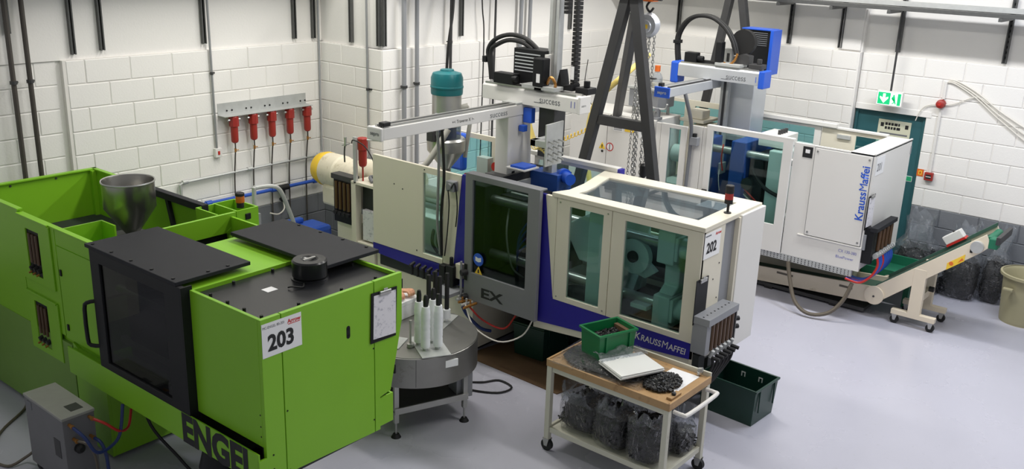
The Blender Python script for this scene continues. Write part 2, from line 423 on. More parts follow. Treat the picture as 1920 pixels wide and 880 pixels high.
# door in the right wall
dr = struct(thing('door_1', '', '')); del dr['label']; del dr['category']
box('door_leaf', XR+.05, XR+.09, DY0+.03, DY1-.03, 0.01, DZ-.02, 'door_teal', dr)
MB().panel('x', DY0, DY1, 0, DZ, [(DY0+.035, DY1-.035, -.1, DZ-.03)], XR+.03, XR+.12).build('door_frame', 'door_teal', dr)
tag(MB().box(XR+.044, XR+.05, 3.44, 3.84, 1.48, 1.90).build('notice', 'paper_old'), 'yellowed printed safety notice on the teal door', 'notice')
nt_ = [o for o in bpy.data.objects if o.name == 'notice'][0]
for z, ws in ((.365, (.03, .028, .03, .04, .02)), (.315, (.028, .03, .024, .03, .045))):
    y = .115
    for w_ in ws: box('title_print', -.004, -.003, y-w_, y, z-.012, z+.022, 'ink', nt_, 0); y -= w_+.008
box('crest', -.004, -.003, .13, .17, .33, .38, 'ink', nt_, 0); box('crest', -.004, -.003, -.17, -.13, .33, .38, 'ink', nt_, 0)
for k in range(6): box('print_line', -.004, -.003, -.17, .17, .03+k*.042, .05+k*.042, 'ink_grey', nt_, 0)
# small green escape labels on the door edge
mk = tag(MB().box(XR+.046, XR+.05, 3.33, 3.48, 1.17, 1.24).build('push_label', 'exit_white'), 'small green and white push label on the teal door', 'label')
MATS['label_green'] = mat('label_green', (40, 160, 110), .5); MATS['label_white'] = mat('label_white', (230, 236, 232), .5)
mk.data.materials[0] = MATS['label_white']
box('symbol', -.0035, -.0025, .004, .07, .006, .064, 'label_green', mk, 0); box('symbol', -.0035, -.0025, -.07, -.004, .006, .064, 'label_green', mk, 0)
# ------------------------------------------------------------------ wall furniture: drop channels, conduits, pipes, tray
def drop(label, p, rz, z0, z1=3.45, wid=.042):
    t = thing('strut_channel', label, 'channel', p, rz, 'strut channels hanging on the walls')
    m = MB(); w = wid/2
    m.box(-w, -w+.005, -.04, 0, z0, z1); m.box(w-.005, w, -.04, 0, z0, z1); m.box(-w+.005, w-.005, -.006, 0, z0, z1)
    m.box(-w+.005, -w+.012, -.04, -.034, z0, z1); m.box(w-.012, w-.005, -.04, -.034, z0, z1)
    m.build('channel', 'strut', t)
    m = MB(); z = z0+.05
    while z < z1-.05: m.box(-.007, .007, -.0085, -.0062, z, z+.028); z += .06
    stuff(m.build('slots', 'black', t)); return t
HP = -math.pi/2
names = ['behind the two dark pipes', 'above the pier step, at the far left', 'just right of the pier step', 'beside the thin conduit over the red filters', 'left of the room corner', 'in the room corner']
for (x, z0), nm in zip([(3.63, 2.97), (4.19, 2.75), (4.47, 2.77), (5.565, 2.765), (6.72, 2.75), (6.99, 2.74)], names):
    drop('grey strut channel on the left wall '+nm, (x, YL+.03, 0), 0, z0)
for (y, z0), nm in zip([(8.17, 2.735), (7.72, 2.735)], ['nearer the room corner', 'nearer the outer edge']):
    drop('grey strut channel on the alcove wall '+nm, (XC+.03, y, 0), HP, z0)
for (x, z0), nm in zip([(7.13, 2.735), (8.37, 2.78), (10.55, 2.75), (10.72, 2.75)], ['at its left edge', 'above the first robot control box', 'behind the hoist frame top, left one', 'behind the hoist frame top, right one']):
    drop('grey strut channel on the back wall '+nm, (x, YB+.03, 0), 0, z0)
for (y, z0, dx), nm in zip([(6.75, 2.72, .055), (5.1, 2.72, .055), (4.42, 2.73, .055), (3.73, 2.74, -.025), (2.53, 2.73, -.025)],
        ['between hoist chain and second robot', 'behind the blue control box', 'left of the pale upper panel', 'just left of the exit sign rod', 'above the loose white cables']):
    drop('grey strut channel on the right wall '+nm, (XR-dx, y, 0), HP, z0, wid=.05)
# cable tray along the right wall
tr = thing('cable_tray', 'perforated galvanised cable tray running along the right wall', 'cable tray')
MB().box(11.42, 11.72, .6, 7.5, 3.31, 3.316).build('tray_base', 'galv', tr)
box('tray_edge', 11.42, 11.426, .6, 7.5, 3.31, 3.36, 'galv', tr, 0); box('tray_edge', 11.714, 11.72, .6, 7.5, 3.31, 3.36, 'galv', tr, 0)
m = MB()
for k in range(62):
    for j in range(3): m.box(11.47+j*.08, 11.51+j*.08, .8+k*.07, .835+k*.07, 3.3085, 3.3098)
stuff(m.build('slots', 'ink_grey', tr))
box('support_rail', 11.40, 11.44, .6, 7.5, 3.262, 3.308, 'strut', tr)
m = MB()
for y in (6.75, 5.1, 4.42, 3.73, 2.53): m.box(11.40, 11.94, y-.02, y+.02, 3.22, 3.26)
for k, y in enumerate((6.75, 5.1, 4.42, 3.73, 2.53)): box('bracket', 11.40, 11.87 if y > 4.2 else 11.94, y-.02, y+.02, 3.22, 3.26, 'strut', tr)
tag(tube('tray_cable', [(11.5, .6, 3.34), (11.52, 3, 3.34), (11.49, 5, 3.34), (11.5, 7.4, 3.34)], .012, 'rubber'), 'black cable lying in the cable tray on the right wall', 'cable')
# tray over the left and back walls (only its lower edge shows)
tag(MB().box(1.9, XC-.05, YL-.36, YL-.06, 3.46, 3.50).build('cable_ladder', 'galv'), 'galvanised tray edge high on the left wall', 'cable tray')
tag(MB().box(XC+.1, XR-.5, YB-.36, YB-.06, 3.46, 3.50).build('cable_ladder', 'galv'), 'galvanised tray edge high on the back wall', 'cable tray')
def vpipe(name, label, pts, r, m, clips=(), ax=(0, 1, 0), cat='pipe', grp=None):
    t = thing(name, label, cat, (0, 0, 0), 0, grp)
    MB().tube(pts, r, 10, 0).build('pipe_run', m, t, smooth=True)
    a = Vector(ax)
    for p in clips:
        p = Vector(p); mm = MB(); mm.cyl(p-Vector((0, 0, .014)), p+Vector((0, 0, .014)), r*1.45, n=10)
        mm.cyl(p, p+a*.06, .008, n=6); s = a.cross(Vector((0, 0, 1)))*.045; mm.cyl(p+a*.02, p+a*.02+s, .011, n=6); mm.build('clip', 'dark_steel', t, smooth=True)
    return t
g = 'dark pipes on the left wall'
vpipe('wall_pipe', 'dark vertical pipe at the far left edge of the left wall', [(3.60, YL-.05, 3.6), (3.60, YL-.05, 0)], .022, 'pipe_dark', [(3.60, YL-.05, 2.55), (3.60, YL-.05, 1.62)], cat='pipe', grp=g)
vpipe('wall_pipe', 'dark vertical pipe right of its twin on the left wall', [(3.745, YL-.05, 3.6), (3.745, YL-.05, 0)], .022, 'pipe_dark', [(3.745, YL-.05, 2.55), (3.745, YL-.05, 1.62)], cat='pipe', grp=g)
vpipe('conduit', 'thin grey conduit beside the red filter bracket', [(5.6, YL-.03, 3.6), (5.61, YL-.03, 1.66)], .012, 'conduit', [(5.605, YL-.03, 2.46)], cat='conduit')
box_c = thing('socket_box', 'small white socket at the foot of the thin conduit', 'socket', (5.62, YL, 1.56)); box('body', -.04, .04, -.05, 0, 0, .1, 'robot_white', box_c, .006); box('rocker', -.012, .012, -.056, -.05, .03, .07, 'red', box_c, .002)
cp = thing('conduit', 'grey conduit in the room corner bending along the left wall', 'conduit')
MB().tube([(7.03, YL-.03, 3.6), (7.03, YL-.03, 1.42), (7.0, YL-.04, 1.385)], .013, 10, 0).build('riser', 'conduit', cp, smooth=True)
MB().tube([(7.02, YL-.04, 1.385), (5.18, YL-.04, 1.36), (5.14, YL-.04, 1.34), (5.15, YL-.04, 1.08), (5.2, YL-.06, .95)], .016, 10, 0).build('run', 'galv', cp, smooth=True)
for x in (5.2, 6.0, 6.98): cyl('coupling', (x-.03, YL-.04, 1.36+(x-5.18)*.0136), (x+.03, YL-.04, 1.361+(x-5.18)*.0136), .023, 'galv', cp)
vpipe('conduit', 'thin grey conduit down the alcove wall', [(XC-.03, 7.87, 3.6), (XC-.03, 7.86, 1.45)], .013, 'conduit', [(XC-.03, 7.865, 2.25)], (1, 0, 0), cat='conduit')
bx = thing('junction_box', 'small grey junction box under the alcove conduit', 'box', (XC, 7.86, 1.36)); box('body', -.06, 0, -.05, .05, 0, .09, 'mid_grey', bx, .005); cyl('gland', (-.03, 0, .09), (-.03, 0, .12), .02, 'mid_grey', bx)
g = 'vertical pipes on the back wall'
vpipe('wall_pipe', 'thick grey pipe beside the outer corner on the back wall', [(7.36, YB-.06, 3.6), (7.36, YB-.06, 0)], .028, 'mid_grey', [(7.36, YB-.06, 2.28)], cat='pipe', grp=g)
vpipe('wall_pipe', 'thick grey pipe behind the teal vacuum loader', [(7.56, YB-.06, 3.6), (7.56, YB-.06, 0)], .025, 'mid_grey', [(7.56, YB-.06, 2.3)], cat='pipe', grp=g)
vpipe('wall_pipe', 'thin dark pipe left of the first robot control box', [(8.13, YB-.05, 3.6), (8.11, YB-.05, 0)], .018, 'dark_steel', [(8.12, YB-.05, 2.73)], cat='pipe', grp=g)
vpipe('wall_pipe', 'dark pipe behind the first robot control box', [(8.92, YB-.05, 3.6), (8.9, YB-.05, 0)], .014, 'dark_steel', cat='pipe', grp=g)
vpipe('wall_pipe', 'grey pipe just right of the first robot cable loop', [(9.42, YB-.05, 3.6), (9.4, YB-.05, 1)], .026, 'mid_grey', cat='pipe', grp=g)
vpipe('wall_pipe', 'grey pipe next to the first robot mast', [(9.6, YB-.05, 3.6), (9.58, YB-.05, 1)], .024, 'mid_grey', cat='pipe', grp=g)
tag(tube('hanging_cable', [(8.02, YB-.2, 3.6), (7.95, YB-.24, 3.1), (7.86, YB-.26, 2.7), (7.88, YB-.2, 2.0), (7.86, YB-.2, 1.2)], .016, 'rubber'), 'thick black cable hanging behind the teal vacuum loader', 'cable')
tag(tube('hanging_cable', [(8.62, YB-.06, 3.6), (8.66, YB-.06, 3.1), (8.7, YB-.06, 2.7), (8.68, YB-.06, 1.2)], .008, 'rubber'), 'thin black cable on the back wall above the first robot', 'cable')
# blue air pipe with tee and drop
bp_ = thing('air_pipe', 'blue compressed air pipe along the left wall', 'air pipe')
MB().tube([(4.5, YL-.06, 1.08), (7.0, YL-.06, 1.085)], .02, 10, 0).build('pipe_run', 'hose_blue', bp_, smooth=True)
for x in (5.45, 6.3, 6.9): cyl('coupling', (x-.035, YL-.06, 1.083), (x+.035, YL-.06, 1.083), .03, 'hose_blue', bp_)
m = MB(); m.cyl((6.34, YL-.06, 1.083), (6.5, YL-.06, 1.083), .034, n=12); m.cyl((6.42, YL-.06, 1.083), (6.42, YL-.06, .92), .028, n=12); m.cyl((6.38, YL-.06, .95), (6.46, YL-.06, .95), .018, n=8); m.build('tee_fitting', 'rubber', bp_, smooth=True)
tube('drain_hose', [(6.42, YL-.06, .92), (6.4, YL-.1, .84), (6.3, YL-.12, .8), (6.2, YL-.1, .83)], .008, 'cable_white', bp_)
# five red air filters under an angled bracket
rb = thing('filter_bracket', 'galvanised angle bracket carrying five red filters', 'bracket')
m = MB(); m.box(5.66, 6.83, YL-.012, YL-.004, 2.0, 2.13); m.box(5.66, 6.83, YL-.14, YL-.004, 2.0, 2.006); m.build('angle', 'galv', rb)
for k in range(5):
    for dx in (-.03, .035): cyl('bolt', (5.8+k*.245+dx, YL-.02, 2.045), (5.8+k*.245+dx, YL-.012, 2.045), .009, 'black', rb, n=8)
fx = [5.8+k*.245 for k in range(5)]
F0 = thing('air_filter', 'red air filter at the left end of the wall bracket', 'filter', (fx[0], YL-.09, 1.7), 0, 'red air filters on the wall bracket')
m = MB(); m.lathe((0, 0, 0), [(.02, 0), (.035, .012), (.04, .03), (.04, .18)], 16); m.build('bowl', 'red_filter', F0, smooth=True)
m = MB(); m.lathe((0, 0, 0), [(.04, .18), (.053, .185), (.053, .285), (.045, .3)], 8); m.build('head', 'red_filter', F0)
m = MB(); m.cyl((-.075, 0, .255), (.075, 0, .255), .014, n=8); m.build('port', 'steel', F0, smooth=True)
MB().tube([(0, 0, 0), (0, 0, -.07), (.008, .03, -.2), (0, .05, -.5), (0, .06, -1.3)], .008, 7).build('drain_tube', 'pipe_dark', F0, smooth=True)
m = MB(); m.cyl((0, 0, -.06), (0, 0, -.1), .012, n=8); m.cyl((0, 0, -.08), (.035, -.01, -.08), .006, n=6); m.build('drain_cock', 'brass', F0, smooth=True)
for k, nm in zip(range(1, 5), ['second from the left on', 'in the middle of', 'second from the right on', 'at the right end of']):
    dup(F0, (fx[k], YL-.09, 1.7), None, 'red air filter '+nm+' the wall bracket')
# exit sign, sounder, call point and trunking on the right wall
ex = thing('exit_sign', 'illuminated green and white exit sign hanging above the teal door', 'exit sign')
EXX = 11.78
box('case', EXX, EXX+.05, 3.53, 3.845, 2.1, 2.285, 'robot_white', ex, .006)
box('panel', EXX-.003, EXX-.001, 3.545, 3.83, 2.115, 2.27, 'exit_white', ex, 0)
box('arrow_field', EXX-.005, EXX-.004, 3.675, 3.825, 2.12, 2.265, 'exit_green', ex, 0)
MB().prism([(3.75, 2.135), (3.80, 2.195), (3.80, 2.215), (3.765, 2.20), (3.765, 2.25), (3.735, 2.25), (3.735, 2.20), (3.70, 2.215), (3.70, 2.195)], 'x', EXX-.008, EXX-.006).build('arrow', 'exit_white', ex)
box('door_symbol', EXX-.005, EXX-.004, 3.55, 3.59, 2.12, 2.265, 'exit_green', ex, 0)
m = MB(); m.cyl((EXX-.005, 3.635, 2.235), (EXX-.0045, 3.635, 2.235), .012, n=10); m.prism([(3.65, 2.225), (3.62, 2.225), (3.615, 2.19), (3.63, 2.16), (3.655, 2.135), (3.645, 2.13), (3.62, 2.15), (3.61, 2.13), (3.60, 2.135), (3.61, 2.17), (3.625, 2.19), (3.64, 2.205), (3.66, 2.195), (3.66, 2.205)], 'x', EXX-.006, EXX-.0045); m.build('running_figure', 'exit_green', ex)
tube('suspension_rod', [(EXX+.025, 3.69, 2.285), (EXX+.025, 3.69, 3.26)], .013, 'dark_steel', ex, sm=0)
fs = thing('fire_sounder', 'round red fire sounder on the right wall', 'alarm', (XR-.008, 3.12, 2.19))
m = MB(); m.lathe((0, 0, 0), [(.052, 0), (.054, -.03), (.045, -.05), (.047, -.075), (.03, -.085), (0, -.087)], 20, 'x'); m.build('body', 'red_filter', fs, smooth=True)
cyl('lens', (-.086, 0, 0), (-.093, 0, 0), .018, 'red', fs)
cpt = thing('call_point', 'square red fire call point at the trunking foot', 'alarm', (XR-.008, 3.117, 1.245))
box('case', -.045, 0, -.05, .05, 0, .1, 'red_filter', cpt, .006); box('glass', -.048, -.045, -.03, .03, .025, .075, 'dark_int', cpt, .001); box('flap', -.05, -.045, -.03, .03, .045, .052, 'paper', cpt, 0)
lb = tag(MB().box(XR-.011, XR-.008, 3.19, 3.27, 1.275, 1.365).build('alarm_label', 'orange'), 'orange fire action label beside the call point', 'label')
box('symbol', -.0025, -.0015, -.02, .02, .02, .07, 'yellow', lb, 0); box('symbol', -.003, -.0025, -.008, .008, .03, .06, 'red', lb, 0)
tk = thing('trunking', 'white mini trunking up to the red sounder', 'trunking'); box('cover', XR-.03, XR-.008, 3.1, 3.13, 1.345, 2.12, 'robot_white', tk, .002); box('cover', XR-.03, XR-.008, 3.09, 3.12, 2.25, 2.46, 'robot_white', tk, .002)
for k, (o1, l) in enumerate([(0, 'upper'), (.035, 'middle'), (-.03, 'lower')]):
    tag(tube('loose_cable', [(XR-.02, 3.1, 2.45), (XR-.03, 3.0, 2.46+o1*.6), (XR-.03, 2.75, 2.34+o1), (XR-.03, 2.4, 2.1+o1*1.5), (XR-.03, 1.9, 1.86+o1*2.5), (XR-.03, .8, 1.66+o1*3), (XR-.03, -.4, 1.72+o1*2), (XR-.03, -1.4, 1.6+o1*2)], .008, 'cable_white'), 'white loose cable across the right wall, %s of three' % l, 'cable', 'loose white cables')
tag(tube('loose_cable', [(XR-.03, 3.38, 1.95), (XR-.03, 3.34, 2.08), (XR-.03, 3.25, 2.16), (XR-.03, 3.0, 2.2), (XR-.03, 2.75, 2.32), (XR-.03, 2.6, 2.26)], .006, 'cable_white'), 'thin white cable from door frame past the red sounder', 'cable')
# ================================================================== green moulding machine (203)
G = thing('moulding_machine', 'lime green injection moulding machine with number 203 in the left foreground', 'machine', (3.03, 4.345, 0), math.radians(.8), 'injection moulding machines')
# end cover: three panels with gaps
end = [(0, 1.72), (1.17, 1.72), (1.17, 1.37), (1.06, .87), (.95, .85), (.95, .6), (0, .62)]
MB().prism([(0, .62), (.147, .62), (.147, 1.72), (0, 1.72)], 'y', 0, .03).build('end_panel', 'green', G, bevel=.003)
MB().prism([(.153, .62), (.907, .60), (.907, 1.72), (.153, 1.72)], 'y', 0, .03).build('end_door', 'green', G, bevel=.003)
MB().prism([(.913, .60), (.96, .60), (.96, .85), (1.06, .87), (1.17, 1.37), (1.17, 1.72), (.913, 1.72)], 'y', 0, .03).build('end_panel', 'green', G, bevel=.003)
MB().panel('z', .965, 1.10, .02, .16, [(.98, 1.085, .03, .15)], .61, .83).build('corner_box', 'green', G)
m = MB(); m.prism([(.005, .62), (1.0, .62), (1.15, 1.37), (1.15, 1.70), (.005, 1.70)], 'y', .032, .05); m.build('end_backing', 'black', G)
m = MB(); m.prism([(.03, 1.30), (1.14, 1.30), (1.14, 1.715), (.03, 1.715)], 'y', .72, .74); m.build('cross_plate', 'green', G)
MB().prism([(.05, .88), (1.05, .88), (1.16, 1.37), (1.16, 1.715), (1.14, 1.715), (1.14, 1.37), (1.03, .9), (.05, .9)], 'y', .05, 1.9).build('rear_side_panel', 'green', G)
box('side_panel', 0, .025, .03, .725, .86, 1.72, 'green', G)
m = MB()
for z in (.93, 1.0, 1.08): m.cyl((-.001, .045, z), (.002, .045, z), .006, n=8)
for x, z in ((.05, .8), (.05, .7), (.17, 1.06), (.172, .64), (.9, 1.24), (.9, .7)): m.cyl((x, -.003, z), (x, .002, z), .006, n=8)
m.build('screws', 'black', G)
m = MB(); m.box(.665, .695, -.002, .004, 1.40, 1.46); m.cyl((.68, -.002, 1.40), (.68, .004, 1.40), .015, n=12); m.cyl((.68, -.002, 1.46), (.68, .004, 1.46), .015, n=12); m.build('finger_slot', 'black', G)
for z in (.98, 1.6): box('hinge', 1.165, 1.18, .0, .03, z, z+.07, 'black', G, .003) if z > 1 else box('hinge', 1.095, 1.11, -.002, .03, z, z+.07, 'black', G, .003)
# recessed black top plate with fixings and fan
box('top_plate', .028, 1.14, .035, .72, 1.665, 1.69, 'black_gloss', G)
for i, (x, y) in enumerate([(.07, .08), (.07, .25), (.07, .42), (.07, .6), (.3, .68), (.62, .69), (.35, .08), (.7, .08), (1.0, .08), (1.08, .4)]):
    cyl('knob_screw', (x, y, 1.69), (x, y, 1.712), .011, 'rubber', G, n=10)
fan = MB().lathe((.72, .42, 0), [(.125, 1.69), (.125, 1.70), (.108, 1.705), (.118, 1.715), (.118, 1.815), (.108, 1.826), (.06, 1.828), (.05, 1.82), (0, 1.815)], 32).build('fan_housing', 'black_gloss', G, smooth=True)
m = MB(); m.box(-.05+.72, .05+.72, .412, .428, 1.822, 1.832); m.build('grille_bar', 'steel', fan)
tube('fan_cable', [(.62, .36, 1.695), (.56, .30, 1.70), (.5, .33, 1.71), (.49, .36, 1.70)], .005, 'rubber', G)
lab = MB().box(.36, .44, .40, .47, 1.69, 1.6915).build('label_plate', 'paper', G)
# green strip and inner structure
box('top_strip', .03, .86, .745, 1.46, 1.69, 1.71, 'green', G)
box('clamp_core', .12, 1.0, .1, 1.75, .9, 1.5, 'dark_int', G, .02)
box('inner_rail', .0, .06, .72, .80, 1.6, 1.70, 'dark_steel', G)
# sliding operator door with dark window, top plate and handle
MB().panel('x', .74, 1.86, .80, 1.745, [(.93, 1.74, .90, 1.66)], -.06, -.02).build('door_frame', 'black', G, bevel=.004)
box('window_pane', -.045, -.039, .93, 1.74, .90, 1.66, 'pane_dark', G, 0)
box('door_cover', -.062, .51, .78, 1.91, 1.745, 1.772, 'black_plate', G, .004)
for x, y in [(-.03, .85), (-.03, 1.1), (-.03, 1.35), (-.03, 1.6), (-.03, 1.85), (.2, .81), (.35, .81)]: cyl('screw', (x, y, 1.772), (x, y, 1.779), .012, 'rubber', G, n=8)
tube('door_handle', [(-.05, 1.88, 1.34), (-.09, 1.91, 1.33), (-.10, 1.93, 1.28), (-.10, 1.93, 1.05), (-.09, 1.91, 1.0), (-.05, 1.85, 1.0)], .015, 'black', G, sm=2)
box('door_edge', -.06, .022, .727, .742, .80, 1.745, 'black', G, 0); box('mould_half', .2, .7, 1.0, 1.2, .95, 1.45, 'dark_steel', G, .01); box('mould_half', .2, .7, 1.45, 1.6, .95, 1.45, 'dark_steel', G, .01)
for z in (1.0, 1.4): cyl('tie_bar', (.13, .8, z), (.13, 1.85, z), .03, 'steel', G)
# second cover on the far side
box('rear_door_cover', .80, 1.29, .35, 1.42, 1.745, 1.772, 'black_plate', G, .004)
for y in (.45, .7, .95, 1.2): cyl('screw', (1.26, y, 1.772), (1.26, y, 1.779), .012, 'rubber', G, n=8)
# lower beam with lettering and rail
MB().panel('x', 0, 2.35, .63, .845, [], -.062, -.05).build('lower_beam', 'green', G, bevel=.002)
box('beam_shelf', -.05, .02, .74, 2.35, .80, .815, 'green', G, 0); box('beam_channel', -.05, .02, 0.0, .74, .66, .68, 'green', G, 0)
box('beam_end', -.062, .0, -.004, .012, .63, .80, 'green', G, .002)
cyl('guide_rail', (-.02, .03, .73), (-.02, .9, .73), .018, 'steel', G)
tx = text('ENGEL', .285, (-.0622, .835, .637), UY, UZ, 'ink', G, bold=.013, squash=.93, name='lettering')
# base and rear unit
box('base', 0.02, 1.15, 1.93, 3.95, .03, 1.3, 'green', G, .004)
m = MB(); m.prism([(1.93, .65), (2.38, .85), (2.38, .03), (1.93, .03)], 'x', -.004, .02); m.build('base_side_panel', 'green', G, bevel=.002)
box('plinth', .06, 1.1, 2.0, 3.9, 0, .03, 'black', G, 0)
for x, y in ((.12, .3), (.6, 1.2), (.92, 1.3)):
    m = MB(); m.box(x-.06, x+.06, y-.06, y+.06, .05, .66); m.build('support', 'dark_steel', G); cyl('foot', (x, y, 0), (x, y, .05), .08, 'rubber', G)
box('clamp_bed', .05, 1.0, .06, 1.93, .55, .66, 'dark_int', G, .01)
bagm = MB().lathe((.06, .62, .38), [(.02, .3), (.10, .22), (.13, .1), (.12, 0), (.05, -.04)], 12).build('drip_bag', 'black', G, smooth=True)
box('side_wall', 0, .022, 2.485, 3.05, .87, 1.745, 'green', G, 0)
MB().panel('x', 2.545, 3.045, 1.22, 1.735, [(2.72, 2.93, 1.28, 1.65)], -.014, 0).build('hatch', 'green', G, bevel=.003)
MB().panel('x', 2.545, 3.045, .62, 1.11, [(2.72, 2.93, .68, 1.05)], -.014, 0).build('hatch', 'green', G, bevel=.003)
box('hatch_ledge', -.02, 0, 2.56, 3.05, 1.735, 1.75, 'green', G, .002); box('hatch_ledge', -.02, 0, 2.56, 3.05, 1.10, 1.118, 'green', G, .002)
for z0 in (1.28, .68):
    box('recess_shade', -.002, 0.0005, 2.72, 2.93, z0, z0+.37, 'black', G, 0)  # thin black plate paints the dark inside of the hatch opening
    for k in range(3):
        cyl('flow_tube', (-.009, 2.77+k*.055, z0+.10), (-.009, 2.77+k*.055, z0+.34), .013, 'flow_brown', G, n=10)
        cyl('valve_knob', (-.03, 2.76+k*.06, z0+.05), (0, 2.76+k*.06, z0+.06), .022, 'rubber', G, n=10)
        cyl('valve_nipple', (-.045, 2.76+k*.06, z0+.02), (-.02, 2.76+k*.06, z0+.03), .008, 'brass', G, n=8)
box('side_wall', 0, .022, 3.06, 3.98, .80, 1.762, 'green', G, 0)
box('side_wall_lower', -.006, .02, 2.39, 3.96, .04, .82, 'green_worn', G, .002)
box('side_wall', 0, .022, 1.87, 2.475, 1.615, 1.735, 'green', G, .002)
box('side_wall', 0, .022, 1.87, 2.475, .86, 1.607, 'green', G, .002)
box('rim', -.004, .04, 1.87, 3.05, 1.735, 1.748, 'green', G, .002); box('rim', -.004, .04, 3.05, 3.99, 1.76, 1.775, 'green', G, .002)
for y, z in ((2.44, 1.40), (2.42, .96), (2.30, .78), (2.05, .70), (3.8, .65), (3.03, 1.5)): box('latch', -.01, .002, y-.012, y+.012, z-.025, z+.025, 'black', G, .003)
box('back_wall', 0, 1.12, 3.96, 3.985, 1.0, 1.742, 'green', G, 0); box('rim', 0, 1.13, 3.94, 3.99, 1.742, 1.757, 'green', G, .002)
box('far_wall', 1.10, 1.122, 2.25, 3.98, 1.0, 1.742, 'green', G, 0); box('rim', 1.09, 1.13, 2.25, 3.98, 1.742, 1.757, 'green', G, .002)
box('corner_post', 1.06, 1.10, 3.91, 3.96, 1.2, 1.742, 'green', G, .002)
for y in (.35, .75): cyl('rivet', (y, 3.955, 1.72), (y, 3.96, 1.72), .01, 'dark_steel', G, n=8)
box('unit_deck', .03, 1.10, 1.93, 3.95, 1.30, 1.32, 'dark_int', G, 0)
m = MB(); m.box(.022, .39, 2.49, 2.505, 1.5, 1.72); m.box(.375, .39, 2.3, 2.49, 1.5, 1.72); m.box(.022, .39, 2.2, 2.49, 1.49, 1.5); m.build('inner_tray', 'green', G)
cyl('barrel', (.6, 1.98, 1.42), (.6, 2.5, 1.42), .09, 'dark_steel', G, n=24)
box('throat_block', .5, .78, 2.42, 2.7, 1.32, 1.54, 'dark_steel', G, .01)
# hopper
hp = MB().lathe_open((.655, 2.55, 0), [(.203, 1.975), (.205, 1.98), (.2, 1.985), (.196, 1.975), (.196, 1.765), (.035, 1.53), (.035, 1.5), (.045, 1.5), (.045, 1.535), (.2, 1.765), (.2, 1.975)], 40).build('hopper', 'brushed', G, smooth=True)
hp.data.materials[0] = MATS['hopper_steel']
MB().lathe_open((.655, 2.55, 0), [(.204, 1.972), (.207, 1.978), (.204, 1.988), (.197, 1.984)], 40).build('rim_bead', 'steel', hp, smooth=True)
# rear cross beam with open box and amber beacon
box('cross_beam', .5, 1.194, 1.905, 1.93, 1.585, 1.745, 'green', G, .003)
MB().panel('z', 1.2, 1.41, 1.905, 2.23, [(1.215, 1.395, 1.92, 2.215)], 1.2, 1.748).build('beacon_box', 'green', G); box('beacon_box_floor', 1.21, 1.4, 1.915, 2.22, 1.5, 1.51, 'green', G, 0); box('box_back', 1.03, 1.2, 2.205, 2.22, 1.58, 1.748, 'green', G, .002); box('box_side', 1.03, 1.045, 1.93, 2.205, 1.58, 1.748, 'green', G, .002)
m = MB(); m.prism([(1.10, 1.58), (1.23, 1.58), (1.23, 1.62), (1.13, 1.62), (1.10, 1.60)], 'y', 1.90, 1.91); m.build('box_lug', 'green', G)
box('latch_plate', 1.28, 1.33, 1.895, 1.91, 1.66, 1.71, 'black', G, .004)
box('inner_panel', 1.13, 1.2, 1.93, 1.95, 1.1, 1.58, 'green', G, .002); box('opening_shade', .5, 1.13, 1.95, 1.97, 1.32, 1.6, 'black', G, 0)  # black sheet stands in for the shade in the opening below the beam
bc = MB().lathe((1.305, 2.0, 0), [(.03, 1.74), (.03, 1.78), (.028, 1.785)], 20).build('beacon', 'rubber', G, smooth=True)
MB().lathe((1.305, 2.0, 0), [(.036, 1.785), (.036, 1.835), (.034, 1.84)], 20).build('lens', 'amber', bc, smooth=True); MB().lathe((1.305, 2.0, 0), [(.037, 1.84), (.037, 1.86), (.03, 1.866)], 20).build('cap', 'rubber', bc, smooth=True)
# black support arm behind the hopper
m = MB(); m.hexa([(1.04, 2.95, 1.72), (1.10, 2.95, 1.72), (1.14, 2.2, 1.70), (1.08, 2.2, 1.70), (1.04, 2.95, 1.78), (1.10, 2.95, 1.78), (1.14, 2.2, 1.76), (1.08, 2.2, 1.76)]); m.build('support_arm', 'black_plate', G, bevel=.004)
m = MB(); m.hexa([(1.07, 2.62, 1.3), (1.11, 2.62, 1.3), (1.11, 2.58, 1.3), (1.07, 2.58, 1.3), (1.07, 2.74, 1.73), (1.11, 2.74, 1.73), (1.11, 2.70, 1.73), (1.07, 2.70, 1.73)]); m.build('arm_strut', 'black_plate', G)
# number sign
sg = box('number_sign', .005, .30, -.004, -.001, 1.47, 1.69, 'paper', G, 0)
text('203', .142, (.045, -.004, 1.51), UX, UZ, 'ink', sg, bold=.005, squash=.93)
text('MC-ENGEL 80-203', .024, (.01, -.004, 1.655), UX, UZ, 'ink_grey', sg, squash=.85)
text('Arrow', .038, (.195, -.004, 1.645), UX, UZ, 'ink_red', sg, bold=.001, squash=.95)
box('underline', .2, .29, -.0055, -.0045, 1.636, 1.64, 'ink_red', sg, 0)
c203 = clipboard('black clipboard with a printed sheet on the green machine end', 4.03-.05, 4.355, 1.27, .235, .36, 'y')
c203.rotation_euler = (0, math.radians(2), math.radians(.8)); c203.location = (3.03+.985, 4.345+.0095, 1.28)
